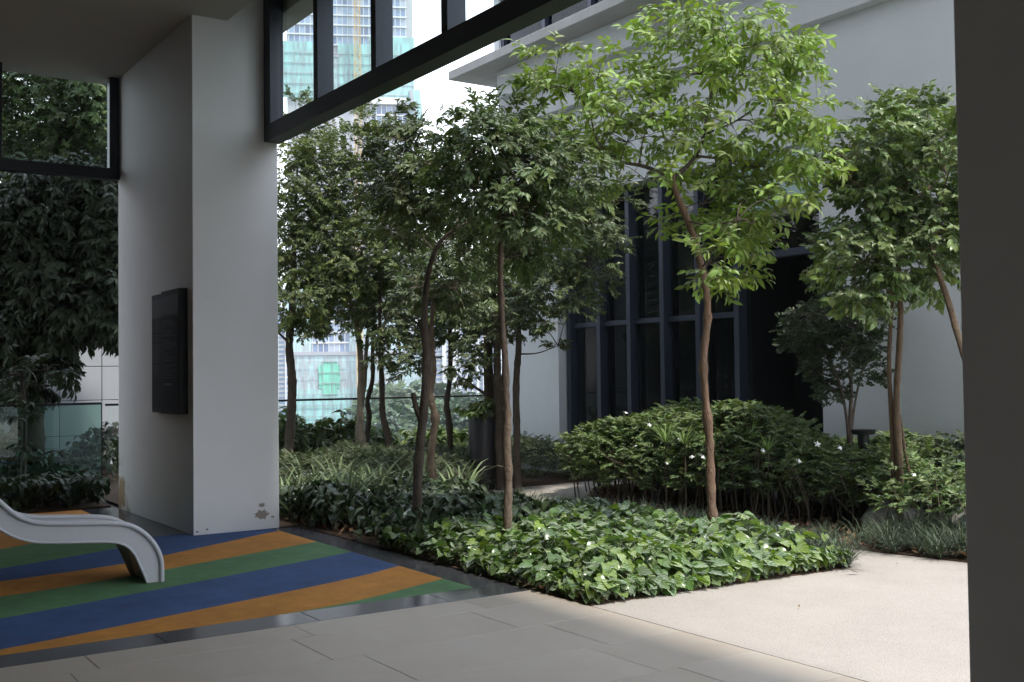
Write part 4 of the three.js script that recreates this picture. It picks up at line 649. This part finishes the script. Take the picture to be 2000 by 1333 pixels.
{ // glossy heart-leaved ground cover in the sun
  const g = thing('heart_leaf_cover', 'glossy heart leaved ground cover filling the sunlit front of the bed', 'plants', [5.6, 0.012, -6.8]);
  const r = rngOf(601), geos = [1, 2, 3].map(s => { const q = leafGeo(0.098, 0.092, { segs: 6, fold: 0.04 + 0.09 * s, droop: 0.08 + 0.1 * s, shape: 'heart' }); const st = new THREE.CylinderGeometry(0.0016, 0.002, 0.11, 3, 1); st.rotateZ(-0.45); st.translate(-0.03, -0.055, 0); const a = merge([paint(q, [1, 1, 1]), paint(st, [0.75, 0.7, 0.6])]); return a; });
  const pts = scatter(602, 4500, BED, 4.38, 7.05, -8.9, -5.45, (x, z, q) => { const edge = x < 4.95 ? -9.6 : -8.3 - 0.25 * Math.sin(x * 3); if (x < 5.0 && z < -8.0 && q() < 0.55) return false; if (x > 6.62 && q() < 0.85) return false; if (Math.hypot(x - 6.6, z + 6.8) < 0.05) return false; return z > edge + 0.3 * q(); });
  for (let i = 0; i < 420; i++) { const t = r(); if (i % 3 === 2) { pts.push([4.385 + 0.03 * r(), -5.63 - 3.0 * t]); continue; } pts.push([4.4 + 2.4 * t, -5.625 + 0.11 * t - 0.035 * r()]); }
  const all = pts.map(([x, z]) => {
    const e = edgeDist(BED, x, z), lump = 0.5 + 0.5 * Math.sin(x * 5.1 + 1.3 * Math.sin(z * 4)) * Math.sin(z * 5.7 + x), H = Math.min(1, 0.3 + e * 2.6) * (0.15 + 0.16 * lump);
    const y = 0.03 + H * Math.pow(r(), 0.55);
    // leaves turn their faces up and outwards, towards the light beyond the edge
    const rim = Math.max(0, 1 - e / 0.6), face = z > -6.0 ? -Math.PI / 2 : r() * 6.28, yaw = (r() < 0.35 + 0.6 * rim ? face + (r() - 0.5) * 1.9 : r() * 6.28), pitch = 0.25 - (0.1 + 1.35 * r() * (0.6 + 0.7 * rim)) * (0.5 + 0.5 * r());
    const s = (0.6 + 0.75 * r() * r() + 0.15 * r()) * (y < 0.1 ? 0.8 : 1), young = r() < 0.24;
    const v = 0.6 + 0.7 * r(); return { p: V(x - 5.6, y, z + 6.8), yaw, pitch, roll: (r() - 0.5) * 1.3, s, k: Math.floor(r() * 3), near: y * 3 + z, c: young ? lin(1.9 * v, 1.55 * v, 0.8 * v) : lin(v * (0.85 + 0.3 * r()), v, v * (0.8 + 0.5 * r())) };
  });
  all.sort((a, b) => b.near - a.near);
  const tones = [[0.78, 0.85, 0.85], [0.95, 1, 0.95], [1.12, 1.12, 0.9], [1.85, 1.5, 0.8]], singles = tones.map(t => { const m = M.heart.clone(); m.color.multiply(lin(...t)); return m; });
  const picked = all.slice(0, 300), rest = all.slice(300);
  for (const o of picked) { const m = mesh('leaf', geos[o.k], singles[o.c.r > 1.05 ? 3 : Math.floor(o.c.g * 2.6) % 3], g); place(o.p, o.yaw, o.pitch, o.roll, o.s).decompose(m.position, m.quaternion, m.scale); }
  geos.forEach((q, k) => instanced('leaves', q, M.heart, rest.filter(o => o.k === k).map(o => ({ m: place(o.p, o.yaw, o.pitch, o.roll, o.s), c: o.c })), g));
}
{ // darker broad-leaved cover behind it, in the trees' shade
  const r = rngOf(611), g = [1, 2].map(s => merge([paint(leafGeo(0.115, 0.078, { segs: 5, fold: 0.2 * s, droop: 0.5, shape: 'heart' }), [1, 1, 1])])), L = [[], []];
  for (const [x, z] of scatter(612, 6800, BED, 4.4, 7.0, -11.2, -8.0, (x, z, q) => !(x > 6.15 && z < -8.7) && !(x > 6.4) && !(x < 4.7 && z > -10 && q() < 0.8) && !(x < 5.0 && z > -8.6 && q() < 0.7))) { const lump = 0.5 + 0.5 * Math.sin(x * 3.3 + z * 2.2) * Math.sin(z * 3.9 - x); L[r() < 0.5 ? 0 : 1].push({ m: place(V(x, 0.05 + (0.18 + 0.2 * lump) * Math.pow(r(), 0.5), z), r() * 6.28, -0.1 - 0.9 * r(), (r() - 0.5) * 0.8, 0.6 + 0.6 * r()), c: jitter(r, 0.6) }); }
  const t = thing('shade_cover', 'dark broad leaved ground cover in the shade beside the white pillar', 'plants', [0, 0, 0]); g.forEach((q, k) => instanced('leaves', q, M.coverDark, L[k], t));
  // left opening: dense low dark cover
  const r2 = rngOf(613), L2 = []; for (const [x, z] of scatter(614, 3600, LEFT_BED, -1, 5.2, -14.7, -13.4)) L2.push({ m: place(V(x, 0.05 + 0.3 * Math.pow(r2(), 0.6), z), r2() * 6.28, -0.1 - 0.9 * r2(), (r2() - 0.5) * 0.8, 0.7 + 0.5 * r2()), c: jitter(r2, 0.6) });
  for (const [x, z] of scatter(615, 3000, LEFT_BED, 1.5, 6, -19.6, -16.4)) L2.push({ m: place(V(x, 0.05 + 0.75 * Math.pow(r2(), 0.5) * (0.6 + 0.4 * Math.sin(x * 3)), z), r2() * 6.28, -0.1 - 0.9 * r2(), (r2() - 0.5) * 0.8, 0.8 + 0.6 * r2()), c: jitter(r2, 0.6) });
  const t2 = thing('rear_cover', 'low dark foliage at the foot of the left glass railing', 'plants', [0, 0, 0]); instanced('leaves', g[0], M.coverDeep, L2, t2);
}
function bladeClump(seed, { n, len, wid, spread, variegated = false, segs = 5, arch = 1.2 }) {
  const r = rngOf(seed), l = [];
  for (let i = 0; i < n; i++) {
    const L = len * (0.55 + 0.6 * r()), W = wid * (0.7 + 0.5 * r()), a0 = 1.45 - spread * (0.2 + 0.8 * r()), bend = arch * (0.5 + 0.8 * r()), pos = [], idx = [], col = [], uv = [];
    let x = 0.01 * r(), y = 0; const k = 0.75 + 0.5 * r();
    for (let s = 0; s <= segs; s++) { const t = s / segs, w = W / 2 * Math.min(1, 0.5 + t * 1.4) * (1 - Math.pow(t, 3)) + 0.0004; for (const e of [-1, 0, 1]) { pos.push(x, y + Math.abs(e) * w * 0.3, e * w); uv.push(0.5 + e * 0.5, t); const edge = variegated && e !== 0; col.push(...(edge ? [2.1 * k, 1.65 * k, 2.5 * k] : [k, k, k])); } const a = a0 - bend * t * t; x += Math.cos(a) * L / segs; y += Math.sin(a) * L / segs; if (s < segs) { const q = s * 3; idx.push(q, q + 1, q + 3, q + 1, q + 4, q + 3, q + 1, q + 2, q + 4, q + 2, q + 5, q + 4); } }
    const g = new THREE.BufferGeometry(); g.setAttribute('position', new THREE.Float32BufferAttribute(pos, 3)); g.setAttribute('uv', new THREE.Float32BufferAttribute(uv, 2)); g.setAttribute('color', new THREE.Float32BufferAttribute(col, 3)); g.setIndex(idx); g.computeVertexNormals(); g.rotateY(i * 2.4 + r()); l.push(g);
  }
  return merge(l);
}
{ // variegated strap-leaved plants: each clump is a plant
  const geos = [1, 2, 3].map(s => bladeClump(700 + s, { n: 18, len: 0.58, wid: 0.03, spread: 0.75, variegated: true, arch: 1.7 })), r = rngOf(703);
  const spots = scatter(704, 58, BED, 4.5, 7.1, -12.2, -10.1, (x, z) => x < 6.55 && !(x < 4.9 && z > -10.6));
  spots.forEach(([x, z], i) => { const p = mesh('strap_plant', geos[i % 3], M.strap); p.position.set(x, 0.01, z); p.rotation.y = r() * 6.28; p.scale.setScalar(0.8 + 0.5 * r()); tag(p, 'variegated strap leaved clump in the band behind the dark ground cover', 'plant', 'variegated strap plants in a band'); });
}
{ // mondo grass fringes
  const geos = [1, 2].map(s => bladeClump(720 + s, { n: 34, len: 0.27, wid: 0.006, spread: 0.9, segs: 4, arch: 1.9 })), r = rngOf(723), L = [[], []];
  const put = (pts, s) => { for (const [x, z] of pts) L[r() < 0.5 ? 0 : 1].push({ m: place(V(x, 0.01, z), r() * 6.28, 0, 0, s * (0.75 + 0.5 * r())), c: jitter(r, 0.5) }); };
  put(scatter(724, 300, BED, 6.5, 7.0, -10.2, -5.5, (x, z) => x > 6.6 + 0.12 * Math.sin(z * 3)), 1);
  put(scatter(725, 60, BED, 6.3, 7.0, -10.3, -8.6), 1);
  put(scatter(726, 330, HEDGE_BED, 7.5, 9.6, -6.15, -3.2, (x, z) => x < 8.7), 1.1);
  put(scatter(727, 26, HEDGE_BED, 7.4, 7.9, -9.2, -6.4, (x) => x < 7.7), 0.7);
  const t = thing('mondo_grass', 'dark fine bladed mondo grass tufts edging the winding path', 'grass', [0, 0, 0]); geos.forEach((q, k) => instanced('blades', q, M.grass, L[k], t));
}
function hedge(name, label, cat, seed, n, poly, bounds, top, bottom, sprigs, mat, scale, { stems = 0, shade = 0.45 } = {}) {
  const r = rngOf(seed), t = thing(name, label, cat, [0, 0, 0]), L = sprigs.map(() => []);
  for (const [x, z] of scatter(seed + 1, n, poly, ...bounds)) {
    const H = top(x, z), e = edgeDist(poly, x, z), lowest = bottom(x, z), y = e < 0.3 ? lowest + (H - lowest) * r() * Math.min(1, 0.55 + e * 1.5) : lowest + (H - lowest) * Math.pow(r(), 0.3);
    const yaw = r() * 6.28, pitch = -0.2 + 1.2 * r();
    L[Math.floor(r() * L.length)].push({ m: place(V(x, y, z), yaw, pitch, (r() - 0.5) * 0.6, scale * (0.75 + 0.5 * r())), c: jitter(r, shade) });
  }
  sprigs.forEach((q, k) => instanced('foliage', q, mat, L[k], t));
  if (stems) { const S = []; for (const [x, z] of scatter(seed + 2, stems, poly, ...bounds)) { const h = top(x, z) * 0.75, a = r() * 6.28; S.push(tube([V(x, 0, z), V(x + Math.cos(a) * 0.05, h * 0.4, z + Math.sin(a) * 0.05), V(x + Math.cos(a + 1) * 0.16, h, z + Math.sin(a + 1) * 0.16)], [0.009, 0.007, 0.003], 5, seed + S.length)); const m = V(x + Math.cos(a) * 0.04, h * 0.3, z + Math.sin(a) * 0.04); S.push(tube([m, m.clone().add(V((r() - 0.5) * 0.3, h * 0.35, (r() - 0.5) * 0.3)), m.clone().add(V((r() - 0.5) * 0.5, h * 0.6, (r() - 0.5) * 0.5))], [0.006, 0.005, 0.002], 4, seed + S.length)); } tag(mesh('stems', merge(S), M.stem, t), null, null, null, 'stuff'); }
  return t;
}
const hedgeSprigs = [1, 2, 3].map(s => sprigGeo(300 + s, { n: 10, twig: 0.11, len: 0.066, wid: 0.025, droop: 0.4, hang: 0.3, tone: 0.35 }));
const fineSprigs = [1, 2].map(s => sprigGeo(320 + s, { n: 14, twig: 0.13, len: 0.04, wid: 0.013, droop: 0.2, hang: 0.1, tone: 0.3, segs: 2 }));
const bigSprigs = [1, 2].map(s => sprigGeo(340 + s, { n: 9, twig: 0.1, len: 0.15, wid: 0.06, droop: 0.6, hang: 0.5, rosette: true }));
{
  const HP = [[7.95, -10.75], [7.75, -10.1], [7.78, -9.0], [7.95, -8.0], [8.2, -7.2], [8.35, -6.3], [9.2, -5.9], [9.7, -6.2], [9.7, -11.2], [8.9, -11.3]];
  const top = (x, z) => 0.98 + 0.10 * Math.sin(x * 2.6 + z * 1.7) + 0.07 * Math.sin(z * 3.9 + x) - 0.16 * Math.max(0, z + 8.2) - 0.25 * Math.max(0, 8.1 - x) ;
  const h = hedge('flowering_hedge', 'wide glossy green hedge with small white flowers and bare stems below', 'hedge', 801, 13500, HP, [7.6, 9.75, -11.4, -5.8], top, (x, z) => 0.22 + 0.14 * Math.abs(Math.sin(x * 7 + z * 5)), hedgeSprigs, M.leafHedge, 0.9, { stems: 260 });
  const r = rngOf(811), petals = []; for (let i = 0; i < 5; i++) { const g = leafGeo(0.024, 0.016, { segs: 2, droop: 0.2, fold: 0.1 }); g.applyMatrix4(EUL(0.5, i * 1.2566, 0.15)); petals.push(g); }
  const fl = merge(petals);
  for (const [px, py, d] of [[1221, 806, 12.4], [1322, 814, 12.6], [1268, 830, 12], [1328, 858, 11.5], [1351, 893, 11], [1372, 892, 11], [1516, 805, 11.8], [1597, 868, 10.2], [1640, 874, 9.9], [1302, 905, 11], [1785, 928, 9.2], [1442, 830, 11.6], [1560, 900, 10.2], [1397, 812, 12], [1490, 880, 10.6], [1240, 872, 11.8]]) { const f = mesh('flower', fl, M.petal, h); const p = at(px, py, d); f.position.copy(p); f.rotation.set(0.6 * (r() - 0.5) + 0.5, r() * 6, -0.5 * r()); f.scale.setScalar(1 + 0.5 * r()); }
}
{ // spiky yellow-green plants rising through the hedge
  const g = bladeClump(840, { n: 34, len: 0.34, wid: 0.012, spread: 0.9, segs: 4, arch: 1.1 });
  [[1300, 832, 11.6, 1], [1338, 842, 11.4, 0.8], [1465, 838, 11.2, 1.15], [1385, 850, 11.2, 0.7], [1500, 858, 10.8, 0.7]].forEach(([px, py, d, s], i) => { const p = at(px, py + 34 * s, d), t = thing('spiky_plant', ['spiky yellow green plant at the left top of the flowering hedge', 'smaller spiky plant just right of the leftmost spiky one in the hedge', 'largest spiky yellow green plant, right of the sunlit tree trunk in the hedge', 'small spiky plant directly behind the sunlit tree trunk in the hedge', 'small spiky plant furthest right in the flowering hedge'][i], 'plant', [p.x, 0, p.z], px, 'spiky plants in the hedge'); mesh('blades', g.clone().scale(s, s, s).translate(0, Math.max(0.3, p.y), 0), M.spiky, t); mesh('stem', new THREE.CylinderGeometry(0.008, 0.012, Math.max(0.3, p.y), 6).translate(0, Math.max(0.3, p.y) / 2, 0), M.stem, t); });
}
{
  const LP = [[4.45, -12.0], [5.3, -11.8], [6.6, -11.75], [7.2, -11.7], [7.75, -12.05], [9.76, -12.15], [9.76, -14.2], [4.4, -14.3], [4.3, -12.6]];
  hedge('low_hedge', 'low fine leaved hedge in a band behind the strap plants', 'hedge', 821, 6400, LP, [4.3, 9.8, -14.4, -11.6], (x, z) => 0.46 + 0.05 * Math.sin(x * 2.3 + z) + 0.05 * Math.sin(x * 5.1), () => 0.08, fineSprigs, M.leafLow, 1.1);
  const SP = [[5.3, -14.35], [7.5, -14.35], [7.7, -14.6], [7.4, -14.9], [5.2, -14.9]];
  hedge('leafy_shrub', 'broad leaved shrub along the terrace railing near the row trees', 'shrub', 831, 420, SP, [5.2, 7.7, -14.9, -14.3], (x) => 1.08 - 0.10 * Math.abs(Math.sin(x * 3.2)) - 0.35 * Math.max(0, x - 6.9), (x) => 0.28, bigSprigs, M.leafMid, 1, { stems: 40 });
  const SQ = [[7.9, -14.45], [9.6, -14.4], [9.6, -14.85], [7.9, -14.85]];
  hedge('leafy_shrub', 'lower sunlit broad leaved shrub along the railing beside the pot', 'shrub', 836, 130, SQ, [7.9, 9.6, -14.9, -14.35], (x) => 0.78 + 0.08 * Math.sin(x * 4), () => 0.3, bigSprigs, M.leafHedge, 1.1, { stems: 14 });
  const RP = [[9.1, -6.6], [9.7, -6.8], [9.7, -4.6], [9.2, -5.0]];
  hedge('corner_bush', 'narrow leaved bush against the white wall beside the right pillar', 'shrub', 841, 900, RP, [9.0, 9.75, -6.8, -4.5], (x, z) => 0.92 + 0.06 * Math.sin(z * 4), () => 0.42, hedgeSprigs, M.leafSmall, 1.2, { stems: 40 });
  const WP = [[8.0, -6.3], [8.7, -6.6], [8.9, -5.6], [8.3, -5.2], [7.9, -5.6]];
  hedge('path_bush', 'loose leggy bush with pale new leaves beside the path', 'shrub', 846, 210, WP, [7.9, 8.9, -6.6, -5.2], (x, z) => 0.62 + 0.1 * Math.sin(x * 7), () => 0.3, hedgeSprigs, M.leafHedge, 1, { stems: 12 });
}
// boulders
{
  const rock = (x, z, s, sq, seed, label) => { const g = new THREE.IcosahedronGeometry(1, 3), p = g.attributes.position, f = fbm(seed, 3, 3); for (let i = 0; i < p.count; i++) { const v = V(p.getX(i), p.getY(i), p.getZ(i)), k = 0.72 + 0.5 * f(Math.atan2(v.z, v.x) / 6.283 + 0.5, v.y * 0.4 + 0.5); p.setXYZ(i, v.x * k, v.y * k * sq, v.z * k * 0.8); } const q = mergeVertices(g.deleteAttribute('normal') && g.deleteAttribute('uv') && g); q.computeVertexNormals(); metreUV(q); const m = mesh('boulder', q, M.stone); m.scale.setScalar(s); m.position.set(x, s * sq * 0.35, z); tag(m, label, 'rock', 'boulders by the path'); };
  rock(8.55, -6.45, 0.34, 0.75, 91, 'grey boulder half hidden under the hedge end'); rock(8.78, -5.75, 0.30, 0.75, 92, 'pale boulder among the grass beside the right pillar');
}
{ // bollards
  for (const [x, z, h, label] of [[8.05, -9.15, 0.62, 'black garden bollard standing under the front of the flowering hedge'], [8.85, -7.0, 0.86, 'black flat topped bollard behind the twin stemmed weeping tree']]) { const b = thing('bollard', label, 'bollard', [x, 0.01, z], 0, 'garden bollards'); mesh('post', new THREE.CylinderGeometry(0.055, 0.06, h, 16).translate(0, h / 2, 0), M.blackMetal, b); mesh('cap', new THREE.CylinderGeometry(0.12, 0.11, 0.045, 20).translate(0, h + 0.022, 0), M.blackMetal, b); }
  const p = at(941, 860, 14.3); const pot = thing('planter_pot', 'tall black round pot with a leafy plant by the clump of stems', 'pot', [p.x, 0.01, p.z]);
  const prof = [[0, 0], [0.11, 0], [0.13, 0.05], [0.17, 0.5], [0.175, 0.86], [0.155, 0.95], [0.16, 0.97], [0.14, 0.96], [0.13, 0.9], [0, 0.9]].map(([a, b]) => new THREE.Vector2(a, b));
  mesh('vessel', new THREE.LatheGeometry(prof, 28), M.pot, pot); const r = rngOf(905); const l = []; for (let i = 0; i < 26; i++) l.push({ m: place(V((r() - 0.5) * 0.3, 0.95 + 0.22 * r(), (r() - 0.5) * 0.3), r() * 6.28, 0.2 + 0.5 * r(), 0, 1), c: jitter(r) }); instanced('foliage', bigSprigs[0], M.leafHedge, l, pot);
}
// ---------------------------------------------------------------- far street trees below the terrace
[[745, 806, 130, 42, 30], [785, 800, 120, 40, 32], [828, 804, 110, 36, 30], [858, 795, 140, 44, 34], [900, 806, 120, 36, 30], [880, 830, 95, 44, 30], [800, 835, 95, 50, 30], [770, 792, 150, 30, 26], [930, 815, 125, 26, 24]].forEach(([px, py, d, rx, ry], i) => {
  const c = at(px, py, d), b = c.clone(); b.y = -17; const s = d / 2140;
  tree('street_tree', ['rounded', 'broad', 'low', 'tall', 'right hand', 'near', 'near left', 'far', 'edge'][i] + ' hazy green street tree far below behind the railing', { kind: 'far', leaf: M.farLeaf, bark: M.barkDark, seed: 1000 + i, scale: 1, group: 'street trees below the terrace', twigs: false,
    trunks: [{ p: [b, b.clone().lerp(c, 0.6), c], r: [0.4, 0.3, 0.15], from: 0.4 }], blobs: [[c, rx * s, ry * s, 130], [c.clone().add(V(rx * s * 0.5, ry * s * 0.2, 0)), rx * s * 0.6, ry * s * 0.6, 60], [c.clone().add(V(-rx * s * 0.5, -ry * s * 0.1, 0)), rx * s * 0.6, ry * s * 0.6, 60], [c.clone().add(V(0, -ry * s, 0)), rx * s, ry * s * 0.6, 90]] });
});
renderer.render(scene, camera);
